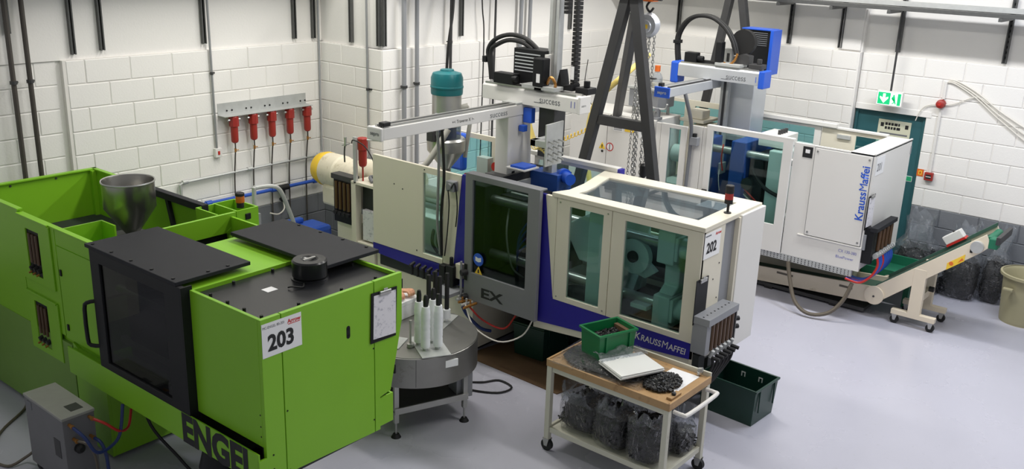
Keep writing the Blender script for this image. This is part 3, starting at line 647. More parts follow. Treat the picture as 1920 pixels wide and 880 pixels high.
# ------------------------------------------------------------------ temperature controller on castors
mat('unit_grey', (112, 112, 114), .5, var=.08); mat('unit_lid', (150, 150, 144), .5, var=.1, vscale=12)
T = thing('temperature_controller', 'grey temperature control unit on castors beside the green machine', 'cooling unit', (2.665, 6.33, 0))
box('cabinet', -.115, .115, -.29, .29, .06, .60, 'unit_grey', T, .004)
box('lid', -.12, .12, -.295, .295, .60, .622, 'unit_lid', T, .004)
box('grille', -.02, .07, -.23, -.12, .622, .6235, 'dark_steel', T, 0)
box('side_label', -.118, -.115, .18, .25, .52, .58, 'ink_grey', T, 0); box('side_grille', -.118, -.115, -.22, -.13, .28, .42, 'dark_steel', T, 0)
for x in (-.08, .08):
    for y in (-.24, .24):
        cs = MB().cyl((x-.015, y, .03), (x+.015, y, .03), .03, n=14).build('castor', 'rubber', T, smooth=True)
        box('fork', x-.02, x+.02, y-.015, y+.015, .045, .065, 'steel', cs, 0)
m = MB(); m.lathe((-.02, -.29, .36), [(.035, 0), (.035, -.03), (.02, -.05), (0, -.05)], 14, 'y'); m.build('pump_flange', 'rubber', T, smooth=True)
for x, z in ((-.07, .56), (.075, .57), (.07, .42), (-.05, .44)):
    m = MB(); m.cyl((x, -.29, z), (x, -.33, z), .012, n=8); m.cyl((x, -.33, z), (x, -.345, z), .016, n=6); m.build('port', 'brass', T)
for lbl, pts, r, mm in [
    ('red hose from the grey temperature unit to the machine', [(2.74, 6.0, .57), (2.80, 5.93, .53), (2.88, 5.90, .45), (2.98, 5.96, .42), (3.06, 6.05, .5)], .010, 'red'),
    ('blue hose looping down from the upper left port of the grey unit', [(2.595, 6.0, .56), (2.63, 5.9, .50), (2.68, 5.86, .38), (2.78, 5.88, .36), (2.88, 5.9, .42), (2.95, 5.95, .62)], .012, 'hose_dark_blue'),
    ('blue hose hanging to the floor in front of the grey unit', [(2.735, 6.0, .42), (2.75, 5.92, .40), (2.76, 5.88, .3), (2.76, 5.85, .1), (2.8, 5.75, .02), (3.0, 5.6, .02)], .012, 'hose_dark_blue'),
    ('brass coloured hose drooping from the grey unit pump', [(2.615, 6.0, .44), (2.66, 5.93, .42), (2.69, 5.9, .32), (2.7, 5.88, .1), (2.75, 5.8, .02)], .01, 'hose_brown'),
    ('black power cable curling on the floor left of the grey unit', [(2.60, 6.63, .14), (2.55, 6.72, .05), (2.42, 6.75, .012), (2.40, 6.98, .012), (2.6, 7.3, .012), (2.9, 7.55, .012), (3.0, 7.75, .012)], .011, 'hose_brown')]:
    tag(tube('hose', pts, r, mm), lbl, 'hose' if 'cable' not in lbl else 'cable')
tag(tube('hose', [(3.1, 5.95, .62), (3.12, 5.9, .4), (3.2, 5.75, .2), (3.3, 5.5, .02), (3.6, 5.3, .02)], .012, 'rubber'), 'black hose hanging under the green machine bed', 'hose')
# ================================================================== rotary table with thread spools
RT = thing('rotary_table', 'round stainless steel rotary table between the green and cream machines', 'table', (5.11, 5.14, 0), math.radians(-21))
cyl('table_top', (0, 0, .738), (0, 0, .75), .515, 'brushed', RT, n=64)
MB().lathe_open((0, 0, 0), [(.515, .745), (.52, .742), (.52, .49), (.514, .49), (.514, .738)], 64).build('skirt', 'brushed', RT, smooth=True)
for a in (0.2, 2.2, 4.3): box('skirt_seam', .5185*math.cos(a)-.002, .5185*math.cos(a)+.003, .5185*math.sin(a)-.002, .5185*math.sin(a)+.002, .5, .735, 'dark_steel', RT, 0)
for x in (-.31, .31):
    for y in (-.31, .31):
        lg = box('leg', x-.02, x+.02, y-.02, y+.02, .13, .5, 'steel', RT, .003)
        cyl('foot_stem', (x, y, .03), (x, y, .14), .009, 'steel', lg, n=10); cyl('foot_pad', (x, y, 0), (x, y, .03), .042, 'rubber', lg, r1=.025)
box('drip_tray', -.33, .33, -.33, .33, .22, .245, 'dark_steel', RT, .004); box('tray_rim', -.33, .33, -.345, -.33, .215, .27, 'steel', RT, .002)
box('drive_box', .25, .40, -.28, -.12, .2, .42, 'mid_grey', RT, .004)
box('rating_label', .03, .14, -.519, -.505, .64, .70, 'paper', RT, 0)
def plate(label, c, rz, w, d):
    t = tag(MB().box(-w/2, w/2, -d/2, d/2, 0, .008).build('spool_plate', 'galv', None, bevel=.002), label, 'plate', 'spool plates on the rotary table')
    t.location = (c[0], c[1], .751); t.rotation_euler = (0, 0, rz); return t
plate('bare metal plate carrying four white wrapped spools', (4.985, 4.855), math.radians(60), .42, .24)
plate('metal plate under the tall black rods on the rotary table', (5.40, 5.17), math.radians(20), .36, .24)
plate('bare metal plate near the green machine edge on the table', (4.83, 5.12), math.radians(25), .22, .18)
SP = thing('thread_spool', 'white wrapped spool with black tip, front left on the plate', 'spool', (4.90, 4.82, .76), 0, 'white spools on the plate')
prof = [(.012, .0), (.012, .022), (.036, .024)]
for k in range(24): prof.append((.0375+random.uniform(-.002, .002)-.004*(k > 21), .03+k*.0142))
prof += [(.03, .372), (.018, .374)]
MB().lathe((0, 0, 0), prof, 20).build('winding', 'spool_white', SP, smooth=True, ang=60)
MB().lathe((0, 0, 0), [(.02, .372), (.02, .43), (.0155, .46), (.012, .468)], 16).build('tip', 'rubber', SP, smooth=True)
cyl('pin', (0, 0, 0), (0, 0, .03), .022, 'galv', SP)
for p, nm in (((4.99, 4.77, .76), 'front right'), ((4.94, 4.935, .76), 'back left'), ((5.05, 4.885, .76), 'back right')): dup(SP, p, random.random(), 'white wrapped spool with black tip, %s on the plate' % nm)
RD = thing('spindle_rod', 'tall black rod with short white winding at the plate corner', 'rod', (5.44, 5.10, .76), 0, 'black rods on the plate')
MB().lathe((0, 0, 0), [(.012, 0), (.012, .025), (.036, .03), (.033, .11), (.02, .115)], 18).build('winding', 'spool_white', RD, smooth=True)
MB().lathe((0, 0, 0), [(.0195, .11), (.0195, .43), (.016, .44)], 16).build('rod', 'rubber', RD, smooth=True)
for p, nm in (((5.30, 5.18, .76), 'leftmost of the black rods'), ((5.40, 5.20, .76), 'behind the middle of its plate'), ((5.34, 5.09, .76), 'half hidden behind the white spools')): dup(RD, p, 0, 'tall black rod with short white winding, '+nm)
# hand tool post beside the spools
tag(MB().lathe((4.87, 4.96, .753), [(.03, 0), (.03, .03), (.009, .034), (.009, .2), (.012, .205), (.012, .23)], 12).build('locating_pin', 'steel', smooth=True), 'thin steel pin standing left of the white spools', 'pin')
# white carton under the hands
wbx = thing('carton', 'white carton on the rotary table under a pair of hands', 'box', (5.24, 5.50, .752), math.radians(3))
box('body', -.18, .18, -.095, .095, 0, .15, 'paper', wbx, .003); box('lid', -.184, .184, -.099, .099, .12, .158, 'paper', wbx, .003); box('lid_flap', -.08, -.078, -.1, -.0985, 0, .12, 'ink_grey', wbx, 0)
# ------------------------------------------------------------------ person seated behind the green machine
st = thing('stool', 'round black stool hidden under the seated person', 'stool', (4.68, 5.72, 0))
cyl('seat', (0, 0, .42), (0, 0, .46), .17, 'black', st, n=24); cyl('column', (0, 0, .05), (0, 0, .42), .025, 'steel', st); cyl('base', (0, 0, 0), (0, 0, .05), .2, 'dark_steel', st, r1=.05)
def limb(m, pts, rs, n=12):
    P = [Vector(p) for p in pts]; k = len(P); vs = []; a = None
    for i in range(k):
        d = (P[min(i+1, k-1)]-P[max(i-1, 0)]).normalized()
        a = d.orthogonal().normalized() if a is None else (a-d*a.dot(d)).normalized()
        b = d.cross(a)
        for j in range(n):
            t = 2*math.pi*j/n; vs.append(P[i]+rs[i]*(math.cos(t)*a+math.sin(t)*b))
    fs = [(i*n+j, i*n+(j+1) % n, (i+1)*n+(j+1) % n, (i+1)*n+j) for i in range(k-1) for j in range(n)]
    fs += [tuple(range(n-1, -1, -1)), tuple(range((k-1)*n, k*n))]
    m.add(vs, fs)
def blob(m, c, r, n=10):
    pr = [(0.001, -1)]+[(math.sin(math.pi*i/n), -math.cos(math.pi*i/n)) for i in range(1, n)]+[(.001, 1)]
    k = len(m.v); m.lathe((0, 0, 0), pr, 16)
    m.v[k:] = [(c[0]+v[0]*r[0], c[1]+v[1]*r[1], c[2]+v[2]*r[2]) for v in m.v[k:]]
def remesh(o, vox, it=2):
    r = o.modifiers.new('remesh', 'REMESH'); r.mode = 'VOXEL'; r.voxel_size = vox; r.use_smooth_shade = True
    if it: s = o.modifiers.new('soft', 'SMOOTH'); s.iterations = it; s.factor = .5
    return o
PE = thing('person', 'person in dark blue sitting behind the green machine, hands on the white carton', 'person', (4.70, 5.70, 0))
PO = Vector((4.70, 5.70, 0))
def L_(*ps): return [Vector(p)-PO for p in ps]
b = MB()
limb(b, L_((4.69, 5.71, .47), (4.69, 5.71, .62), (4.71, 5.70, .82), (4.74, 5.68, .97), (4.76, 5.67, 1.03)), [.13, .125, .14, .13, .06])
limb(b, L_((4.76, 5.67, 1.0), (4.78, 5.66, 1.10)), [.055, .05])
blob(b, tuple(L_((4.80, 5.65, 1.18))[0]), (.09, .075, .115)); blob(b, tuple(L_((4.89, 5.64, 1.165))[0]), (.018, .013, .02))
for s in (-1, 1): blob(b, tuple(L_((4.79, 5.65+s*.077, 1.17))[0]), (.018, .01, .03)); blob(b, tuple(L_((4.876, 5.645+s*.03, 1.19))[0]), (.008, .013, .008))
blob(b, tuple(L_((4.88, 5.643, 1.13))[0]), (.008, .022, .006))
# arms
limb(b, L_((4.76, 5.80, .97), (4.90, 5.86, .86), (5.05, 5.76, .92), (5.20, 5.62, .96), (5.285, 5.545, .965)), [.05, .045, .042, .034, .026])
limb(b, L_((4.75, 5.55, .97), (4.88, 5.50, .86), (5.0, 5.52, .91), (5.13, 5.53, .95), (5.20, 5.535, .955)), [.05, .045, .042, .034, .026])
# hand with four fingers over the carton and a thumb
def hand(m, wrist, kx, ky, kz, step, tipdy, side):
    w = Vector(wrist)
    for i in range(4):
        k = Vector((kx+i*step, ky+(.004, 0, .002, .010)[i], kz-(.002, 0, .001, .006)[i])); ln = (.9, 1.0, .95, .78)[i]
        limb(m, L_(tuple(w.lerp(k, .15)), tuple(k)), [.017, .0135], 8)
        limb(m, L_(tuple(k), tuple(k+Vector((0, tipdy*.55*ln, .003))), tuple(k+Vector((0, tipdy*.95*ln, -.014))), tuple(k+Vector((0, tipdy*1.0*ln, -.038)))), [.0115, .0108, .0098, .008], 8)
    t0 = w.lerp(Vector((kx+(3*step if side > 0 else 0), ky, kz)), .45)
    limb(m, L_(tuple(t0), tuple(t0+Vector((side*.03, -.02, -.01))), tuple(t0+Vector((side*.035, -.05, -.022)))), [.015, .012, .009], 8)
hand(b, (5.285, 5.545, .965), 5.315, 5.468, .968, .0245, -.048, -1)
hand(b, (5.20, 5.535, .955), 5.205, 5.475, .962, .0235, -.048, 1)
# legs and feet
for s in (-1, 1):
    y = 5.70+s*.11
    limb(b, L_((4.70, y, .50), (4.86, y+s*.02, .53), (5.02 if s > 0 else 4.98, y+s*.05, .52)), [.09, .08, .06]); limb(b, L_((5.02 if s > 0 else 4.98, y+s*.05, .52), (4.98, y+s*.05, .3), (4.96, y+s*.05, .09)), [.058, .05, .036])
    limb(b, L_((4.93, y+s*.05, .05), (5.0, y+s*.05, .04), (5.10, y+s*.05, .03)), [.038, .042, .028])
remesh(b.build('body', 'skin', PE, smooth=True), .0055, 1)
sh = MB(); limb(sh, L_((4.69, 5.71, .50), (4.69, 5.71, .62), (4.71, 5.70, .82), (4.74, 5.68, .97), (4.758, 5.672, 1.04)), [.145, .14, .155, .145, .068])
limb(sh, L_((4.76, 5.80, .97), (4.90, 5.86, .86), (5.05, 5.76, .92), (5.15, 5.665, .945)), [.066, .06, .056, .05]); limb(sh, L_((4.75, 5.55, .97), (4.88, 5.50, .86), (5.0, 5.52, .91), (5.09, 5.528, .938)), [.066, .06, .056, .05])
remesh(sh.build('shirt', 'shirt', PE, smooth=True), .012)
tr_ = MB()
for s in (-1, 1):
    y = 5.70+s*.11; kx = 5.02 if s > 0 else 4.98
    limb(tr_, L_((4.66, y-s*.02, .52), (4.70, y, .52), (4.86, y+s*.02, .535), (kx, y+s*.05, .52), (4.98, y+s*.05, .3), (4.96, y+s*.05, .12)), [.10, .105, .095, .076, .068, .055])
    blob(tr_, tuple(L_((5.0, y+s*.05, .045))[0]), (.12, .05, .042))
remesh(tr_.build('trousers', 'trouser', PE, smooth=True), .012)
hr = MB(); blob(hr, tuple(L_((4.785, 5.652, 1.215))[0]), (.093, .083, .088)); hr.build('hair', 'hair', PE, smooth=True)

# ================================================================== cream moulding machine (202)
def M2(x, y, z): return (6.25+x, 3.17+y, z)
B = thing('moulding_machine', 'cream and blue injection moulding machine with number 202 in the middle', 'machine', (6.25, 3.17, 0), 0, 'injection moulding machines')
# operator side of the clamp unit
MB().prism([(0, .885), (1.405, .885), (1.535, 1.815), (1.62, 1.82), (1.62, .62), (0, .745)], 'x', 0, .03).build('blue_skirt', 'km_blue', B, bevel=.003)
MB().prism([(0, .745), (1.62, .62), (1.62, .55), (0, .69)], 'x', .012, .05).build('sill', 'cream', B)
text_run([('K', .09, .001), ('RAUSS', .076, .001), ('M', .09, 0), ('AFFEI', .076, .001)], (0, .545, .772), UY, UZ, 'robot_white', B, gap=.002, shear=.15, squash=.88)
MB().panel('x', 0, .836, .885, 1.815, [(.135, .71, .935, 1.76)], -.008, .03).build('front_panel', 'cream', B, bevel=.003)
MB().panel('x', .842, 1.404, .885, 1.815, [(.925, 1.27, .935, 1.76)], -.006, .03).build('front_panel', 'cream', B, bevel=.003)
MB().prism([(1.408, .9), (1.408, 1.815), (1.53, 1.815)], 'x', -.004, .03).build('corner_panel', 'cream', B)
m = MB()
for y, z in ((.88, .92), (1.37, .92), (.88, 1.78), (1.37, 1.78)): m.cyl((-.009, y, z), (-.004, y, z), .008, n=8)
m.build('panel_screws', 'steel', B)
box('window_pane', .008, .014, .12, .72, .92, 1.78, 'pane_teal', B, 0); box('window_pane', .008, .014, .91, 1.28, .92, 1.78, 'pane_teal', B, 0)
# end face
box('end_panel', 0.0, .35, 0, .03, .70, 1.82, 'cream', B, .003)
m = MB()
for x, z in ((.3, 1.5), (.22, 1.38), (.31, 1.2)): m.cyl((x, -.003, z), (x, .002, z), .007, n=8)
m.build('end_screws', 'dark_steel', B)
box('end_recess', .35, .585, .03, .06, .70, 1.82, 'mid_grey', B); box('end_trim', .57, .60, -.012, .03, .70, 1.82, 'cream', B)
box('switch_cabinet', .60, 1.035, -.02, .42, .64, 1.835, 'white_panel', B, .006)
box('cabinet_blue_edge', 1.035, 1.05, -.01, 1.5, .67, .95, 'km_blue', B)
box('far_lower_panel', 1.0, 1.03, .42, 1.55, .64, 1.30, 'cream', B); 
MB().panel('x', .42, 1.55, 1.30, 1.815, [(.5, 1.47, 1.36, 1.76)], 1.0, 1.03).build('far_window_frame', 'cream', B); box('far_window_pane', 1.01, 1.015, .5, 1.47, 1.36, 1.76, 'pane_teal', B, 0)
# roof with curved rear edge and glazed opening
ro = [(-.012, -.012), (1.02, .01), (.975, 1.585), (.70, 1.515), (.42, 1.435), (.15, 1.40), (-.02, 1.455)]
ri = [(.15, .14), (.85, .165), (.77, 1.40), (.60, 1.36), (.40, 1.30), (.22, 1.27), (.12, 1.28)]
MB().ring(ro, ri, 'z', 1.818, 1.858).build('roof_frame', 'cream', B, bevel=.005)
MB().prism(ri, 'z', 1.834, 1.842).build('roof_pane', 'pane_roof', B)
bc = MB().lathe((.50, .07, 0), [(.03, 1.858), (.03, 1.866), (.011, 1.87), (.011, 1.94)], 16).build('beacon', 'rubber', B, smooth=True)
MB().lathe((.50, .07, 0), [(.034, 1.94), (.034, 1.975)], 20).build('base', 'rubber', bc, smooth=True); MB().lathe((.50, .07, 0), [(.034, 1.975), (.034, 2.025)], 20).build('lens', 'red_filter', bc, smooth=True); MB().lathe((.50, .07, 0), [(.034, 2.025), (.034, 2.085), (.03, 2.09)], 20).build('cap', 'rubber', bc, smooth=True)
sg = box('number_sign', .012, .272, -.004, -.001, 1.59, 1.80, 'paper', B, 0)
text('202', .118, (.05, -.004, 1.635), UX, UZ, 'ink', sg, bold=.004, squash=.92); box('print_line', .02, .11, -.0055, -.0045, 1.772, 1.782, 'ink_grey', sg, 0); text('Arrow', .034, (.18, -.004, 1.762), UX, UZ, 'ink_red', sg, bold=.001)
clipboard('black clipboard without paper on the cream machine end', 6.25+.03, 3.165, 1.07, .19, .37, 'y', False)
# cooling water manifold at the end
mf = box('manifold_back', .02, .43, -.10, -.09, .82, 1.10, 'mid_grey', B)
box('manifold_top', -.06, .44, -.15, -.0, 1.09, 1.15, 'mid_grey', B, .003); box('manifold_side', -.05, .02, -.13, 0, .84, 1.09, 'mid_grey', B); box('manifold_side', .42, .44, -.14, -.01, .82, 1.09, 'dark_steel', B)
m = MB()
for k in range(8): m.cyl((-.03+k*.06, -.08, 1.15), (-.03+k*.06, -.08, 1.1515), .008, n=8)
m.build('manifold_holes', 'black', mf)
for k in range(6):
    x = .05+k*.066; cyl('flow_tube', (x, -.125, .86), (x, -.125, 1.085), .019, 'flow_brown', B, n=12)
    kn = cyl('valve_body', (x, -.13, .80), (x, -.15, .86), .018, 'galv', B, n=10); cyl('knob', (x, -.15, .80), (x+.01, -.21, .79), .016, 'rubber', kn, n=10)
    tube('water_hose', [(x, -.14, .82), (x, -.16, .74), (x-.02, -.13, .64), (x*.5, -.08, .5), (x*.4, .05, .35)], .012, 'rubber', B)
box('lower_block', .0, .1, -.06, 0, .5, .80, 'dark_int', B)
for z in (.93, 1.0): cyl('shut_off_valve', (.45, -.10, z), (.50, -.13, z), .02, 'rubber', B)
cyl('gauge_tube', (.46, -.1, 1.0), (.46, -.1, 1.1), .014, 'pane_teal', B)
# clamp internals: bed, tie bars, platens, toggle
box('clamp_bed', .05, 1.0, .06, 3.7, .62, .86, 'dark_int', B, .01)
for x in (.2, .78):
    for z in (1.05, 1.58): cyl('tie_bar', (x, .1, z), (x, 2.3, z), .045, 'steel', B, n=20)
m = MB(); m.box(.1, .88, .30, .46, 1.44, 1.72); m.box(.1, .88, .30, .46, .88, 1.16); m.prism([(.16, 1.16), (.82, 1.16), (.74, 1.22), (.74, 1.38), (.82, 1.44), (.16, 1.44), (.24, 1.38), (.24, 1.22)], 'y', .31, .45); m.build('end_platen', 'teal_metal', B, bevel=.012)
for x in (.2, .78):
    for z in (1.05, 1.58):
        nut = MB().cyl((x, .30, z), (x, .17, z), .085, n=20).build('tie_bar_nut', 'teal_metal', B, smooth=True); MB().box(x-.1, x+.1, .27, .3, z-.1, z+.1).build('flange', 'teal_metal', nut, bevel=.008); cyl('bore', (x, .165, z), (x, .17, z), .05, 'dark_int', nut)
cyl('clamp_piston', (.5, .1, 1.3), (.5, .8, 1.3), .14, 'dark_int', B, n=24)
m = MB(); m.box(.1, .88, .98, 1.14, .88, 1.72); m.build('moving_platen', 'teal_metal', B, bevel=.012)
m = MB(); m.cyl((.14, .70, 1.42), (.20, .70, 1.42), .15, n=28); m.build('toggle_disc', 'teal_metal', B, smooth=True); cyl('toggle_hub', (.12, .70, 1.42), (.14, .70, 1.42), .05, 'dark_int', B)
m = MB(); m.prism([(.52, 1.30), (.62, 1.22), (1.0, 1.30), (1.0, 1.44), (.8, 1.5)], 'x', .22, .28); m.build('toggle_link', 'teal_metal', B, bevel=.008)
m = MB(); m.prism([(1.14, 1.25), (1.25, 1.25), (1.36, 1.42), (1.36, 1.58), (1.22, 1.66), (1.14, 1.66)], 'x', .14, .5); m.build('ejector_housing', 'teal_metal', B, bevel=.012)
m = MB(); m.box(.08, .16, .5, .66, 1.0, 1.04); m.build('oil_tray', 'teal_metal', B, bevel=.004)
box('fixed_platen', .08, .95, 2.3, 2.52, .86, 1.72, 'dark_int', B, .01)
for z in (.95, 1.35): box('mould_half', .28, .72, 1.60 if z < 1 else 2.0, 1.85 if z < 1 else 2.28, .98, 1.62, 'dark_steel', B, .01)
for k in range(4): tube('mould_hose', [(.25, 1.70+k*.02, 1.25+k*.08), (.14, 1.78, 1.28+k*.08), (.13, 1.92, 1.15+k*.05), (.2, 1.98, .95)], .008, 'hose_blue', B)
tube('mould_hose', [(.2, 2.1, 1.55), (.12, 2.06, 1.3), (.14, 2.0, 1.0), (.2, 1.9, .9)], .009, 'hose_clear', B)
cyl('light_tube', (.1, 1.6, 1.72), (.1, 2.0, 1.72), .012, 'robot_white', B)
# sliding grey door
MB().panel('x', 1.55, 2.415, .635, 1.85, [(1.68, 2.325, .91, 1.805)], -.065, -.02).build('sliding_door', 'door_grey', B, bevel=.004)
box('door_top', -.065, .04, 1.55, 2.415, 1.845, 1.86, 'door_grey', B); box('door_pane', -.045, -.04, 1.67, 2.335, .90, 1.815, 'pane_door', B, 0)
text('EX', .13, (-.0655, 2.20, .70), UY, UZ, 'ink', B, bold=.004, squash=1.7)
kn = MB().cyl((-.12, 2.40, .90), (-.065, 2.38, .90), .03, n=12).build('door_lock', 'rubber', B, smooth=True); box('lock_plate', -.07, -.066, 2.37, 2.405, .82, .98, 'black', kn, 0)
kn = MB().cyl((-.11, 2.39, .66), (-.065, 2.37, .66), .028, n=12).build('door_lock', 'rubber', B, smooth=True)
cyl('lock_rod', (-.085, 2.43, .64), (-.085, 2.43, 1.0), .012, 'mid_grey', B)
st_ = MB().cyl((-.0665, 2.235, 1.06), (-.0655, 2.235, 1.06), .062, n=28).build('manual_sticker', 'ink_blue', B); MB().cyl((-.0672, 2.235, 1.06), (-.0667, 2.235, 1.06), .055, n=28).build('ring', 'robot_blue', st_)
MB().prism([(2.27, 1.045), (2.235, 1.035), (2.20, 1.045), (2.20, 1.085), (2.235, 1.075), (2.27, 1.085)], 'x', -.068, -.0674).build('book_symbol', 'paper', st_)
st_ = MB().prism([(2.275, .92), (2.185, .92), (2.23, .995)], 'x', -.0672, -.0655).build('warning_sticker', 'yellow', B); MB().prism([(2.24, .93), (2.22, .93), (2.222, .965), (2.238, .965)], 'x', -.068, -.0674).build('symbol', 'ink', st_)
# injection side covers
MB().prism([(2.425, 1.82), (2.515, 1.81), (2.615, .86), (3.745, .865), (3.745, .765), (2.425, .70)], 'x', 0, .03).build('blue_skirt', 'km_blue', B, bevel=.003)
MB().panel('x', 2.75, 3.73, .87, 1.80, [(2.751, 3.02, .92, 1.74)], -.006, .03).build('injection_cover', 'cream', B, bevel=.003)
MB().prism([(2.52, 1.80), (2.745, 1.80), (2.745, .87), (2.61, .87)], 'x', -.004, .03).build('injection_cover', 'cream', B, bevel=.003)
box('window_pane', .008, .014, 2.74, 3.03, .91, 1.75, 'pane_teal', B, 0)
m = MB()
for y, z in ((3.42, 1.55), (3.3, 1.52), (3.0, 1.77), (3.1, .93)): m.cyl((-.008, y, z), (-.004, y, z), .008, n=8)
m.build('panel_screws', 'dark_steel', B)
tp = box('control_switch', -.07, -.004, 2.56, 2.66, 1.64, 1.74, 'mid_grey', B, .008); cyl('knob', (-.09, 2.61, 1.69), (-.07, 2.61, 1.69), .03, 'door_grey', tp)
box('base_cabinet', .06, 1.0, 2.4, 3.75, .05, .76, 'cream', B); box('base_plinth', .1, .95, 2.45, 3.7, 0, .05, 'black', B, 0); box('base_foot', .9, 1.0, .3, 2.4, 0, .05, 'black', B, 0); box('machine_base', .9, 1.0, .3, 2.4, .05, .62, 'dark_int', B)
st_ = MB().prism([(2.93, .70-.13), (2.85, .57), (2.89, .635)], 'x', .056, .0595).build('warning_sticker', 'yellow', B)
# far side guard of the injection end with tall glazing
MB().panel('x', 2.55, 3.75, .8, 1.95, [(3.0, 3.68, 1.3, 1.9)], .98, 1.01).build('far_guard', 'cream', B); box('far_guard_pane', .99, .995, 2.99, 3.69, 1.29, 1.91, 'pane_strong', B, 0)
box('far_post', .96, 1.02, 2.56, 2.68, 1.3, 1.96, 'cream', B); box('guard_motor', .82, .96, 2.5, 2.7, 1.6, 1.72, 'door_grey', B, .01)
MB().panel('x', 1.55, 2.45, .8, 1.86, [(1.62, 2.4, .9, 1.82)], 1.0, 1.03).build('far_door', 'white_panel', B); box('far_door_pane', 1.01, 1.015, 1.61, 2.41, .89, 1.83, 'pane_teal', B, 0); box('far_door_rail', .97, 1.05, 1.45, 2.5, 1.86, 1.90, 'white_panel', B); box('rail_end', .98, 1.06, 1.42, 1.46, 1.82, 1.89, 'km_blue', B)
mt = MB().cyl((.84, 1.95, 1.75), (.78, 1.84, 1.75), .055, n=20).build('blue_motor', 'robot_blue', B, smooth=True); cyl('flange', (.86, 1.99, 1.75), (.84, 1.95, 1.75), .075, 'robot_blue', mt)
box('blue_cover', .72, .95, 1.95, 2.3, 1.3, 1.78, 'deep_blue', B); box('platen_top', .3, .95, 2.28, 2.5, 1.7, 1.78, 'dark_steel', B)
# injection unit inside
cyl('barrel', (.5, 2.5, 1.35), (.5, 4.1, 1.35), .09, 'steel', B, n=20); box('carriage', .2, .85, 3.0, 3.6, .86, 1.22, 'teal_metal', B, .01)
for k in range(3): tube('oil_hose', [(.15, 2.8+k*.08, .9), (.12, 2.85+k*.08, 1.0), (.2, 2.95+k*.06, 1.1), (.3, 3.1, 1.1)], .015, 'rubber', B)
box('blue_bottle', .86, .95, 3.3, 3.5, 1.55, 1.95, 'robot_blue', B, .03); cyl('red_cap', (.8, 3.18, 1.52), (.87, 3.18, 1.52), .05, 'red', B); cyl('red_cap', (.86, 2.85, 1.68), (.92, 2.85, 1.68), .05, 'red', B); box('valve_block', .86, .95, 2.95, 3.1, 1.45, 1.75, 'teal_metal', B)
# rear end: flow meters, frame post, papers, lower boxes
box('rear_post', .02, .10, 4.03, 4.10, .60, 1.43, 'cream', B); 
fm = box('flow_meter', .04, .12, 4.11, 4.40, .95, 1.42, 'black', B)
box('meter_top', .02, .14, 4.10, 4.42, 1.42, 1.475, 'dark_steel', B)
for k in range(4): cyl('meter_tube', (.03, 4.15+k*.065, 1.1), (.03, 4.15+k*.065, 1.40), .02, 'flow_brown', fm, n=10); cyl('knob', (0, 4.15+k*.065, 1.06), (.04, 4.15+k*.065, 1.06), .024, 'rubber', fm, n=10)
box('rear_recess', .12, .2, 3.78, 4.03, .8, 1.42, 'dark_int', B); box('document_pocket', .07, .12, 3.80, 3.98, .82, 1.15, 'paper_print', B)
box('rear_lower_box', .03, .4, 3.76, 4.03, .35, .80, 'cream', B); box('rear_lower_box', .08, .4, 4.11, 4.40, .3, .95, 'cream', B); box('rear_frame', .1, .95, 3.75, 4.4, .05, .35, 'cream', B)
box('rear_ledge', .02, .5, 3.76, 4.10, 1.42, 1.45, 'cream', B)
cb = MB().tube([(.1, 3.85, 1.46), (.16, 3.95, 1.49), (.2, 3.82, 1.5), (.12, 3.78, 1.47), (.25, 3.9, 1.48)], .02, 8).build('cable_bundle', 'ink_grey', B, smooth=True)
# insulated drive at the rear
dm = MB().lathe((.36, 0, 1.38), [(.10, 4.33), (.17, 4.35), (.175, 4.6), (.19, 4.62), (.19, 4.9), (.165, 4.98), (.05, 5.0)], 28, 'y').build('insulated_drive', 'insul', B, smooth=True)
MB().lathe((.36, 0, 1.38), [(.19, 4.84), (.193, 4.87), (.191, 4.9), (.17, 4.975)], 28, 'y').build('yellow_band', 'yellow', dm, smooth=True)
cyl('front_drum', (.42, 3.5, 1.46), (.42, 4.35, 1.44), .14, 'insul', B, n=28); box('drive_chute', .2, .5, 4.5, 4.8, 1.02, 1.25, 'insul', B, .03); box('drive_mount', .2, .6, 3.7, 4.4, 1.1, 1.35, 'cream', B)
# red filter on a post at the rear
fp = box('filter_post', .02, .05, 4.02, 4.06, 1.43, 1.92, 'galv', B)
rf = MB().lathe((.1, 4.0, 0), [(.02, 1.6), (.038, 1.615), (.044, 1.64), (.044, 1.78)], 16).build('line_filter', 'red_filter', B, smooth=True); MB().lathe((.1, 4.0, 0), [(.044, 1.78), (.055, 1.785), (.055, 1.90), (.045, 1.91)], 8).build('head', 'red_filter', rf); tube('drain', [(.1, 4.0, 1.6), (.1, 4.0, 1.45)], .009, 'red_filter', rf)
tube('air_line', [(.0, 4.05, 1.86), (-.02, 4.0, 1.9), (.02, 3.88, 1.85), (.05, 3.78, 1.7), (.05, 3.74, 1.5)], .006, 'rubber', B)
m = MB(); m.cyl((-.05, 4.14, 1.83), (-.05, 4.03, 1.86), .008, n=8); m.cyl((-.05, 4.09, 1.83), (-.05, 4.09, 1.92), .014, n=8); m.build('air_fitting', 'steel', B); cyl('air_fitting', (.12, 3.96, 1.89), (.2, 3.84, 1.89), .012, 'steel', B, n=8); tube('air_tail', [(-.05, 4.1, 1.83), (-.04, 4.12, 1.75), (-.03, 4.13, 1.65)], .008, 'dark_steel', B)
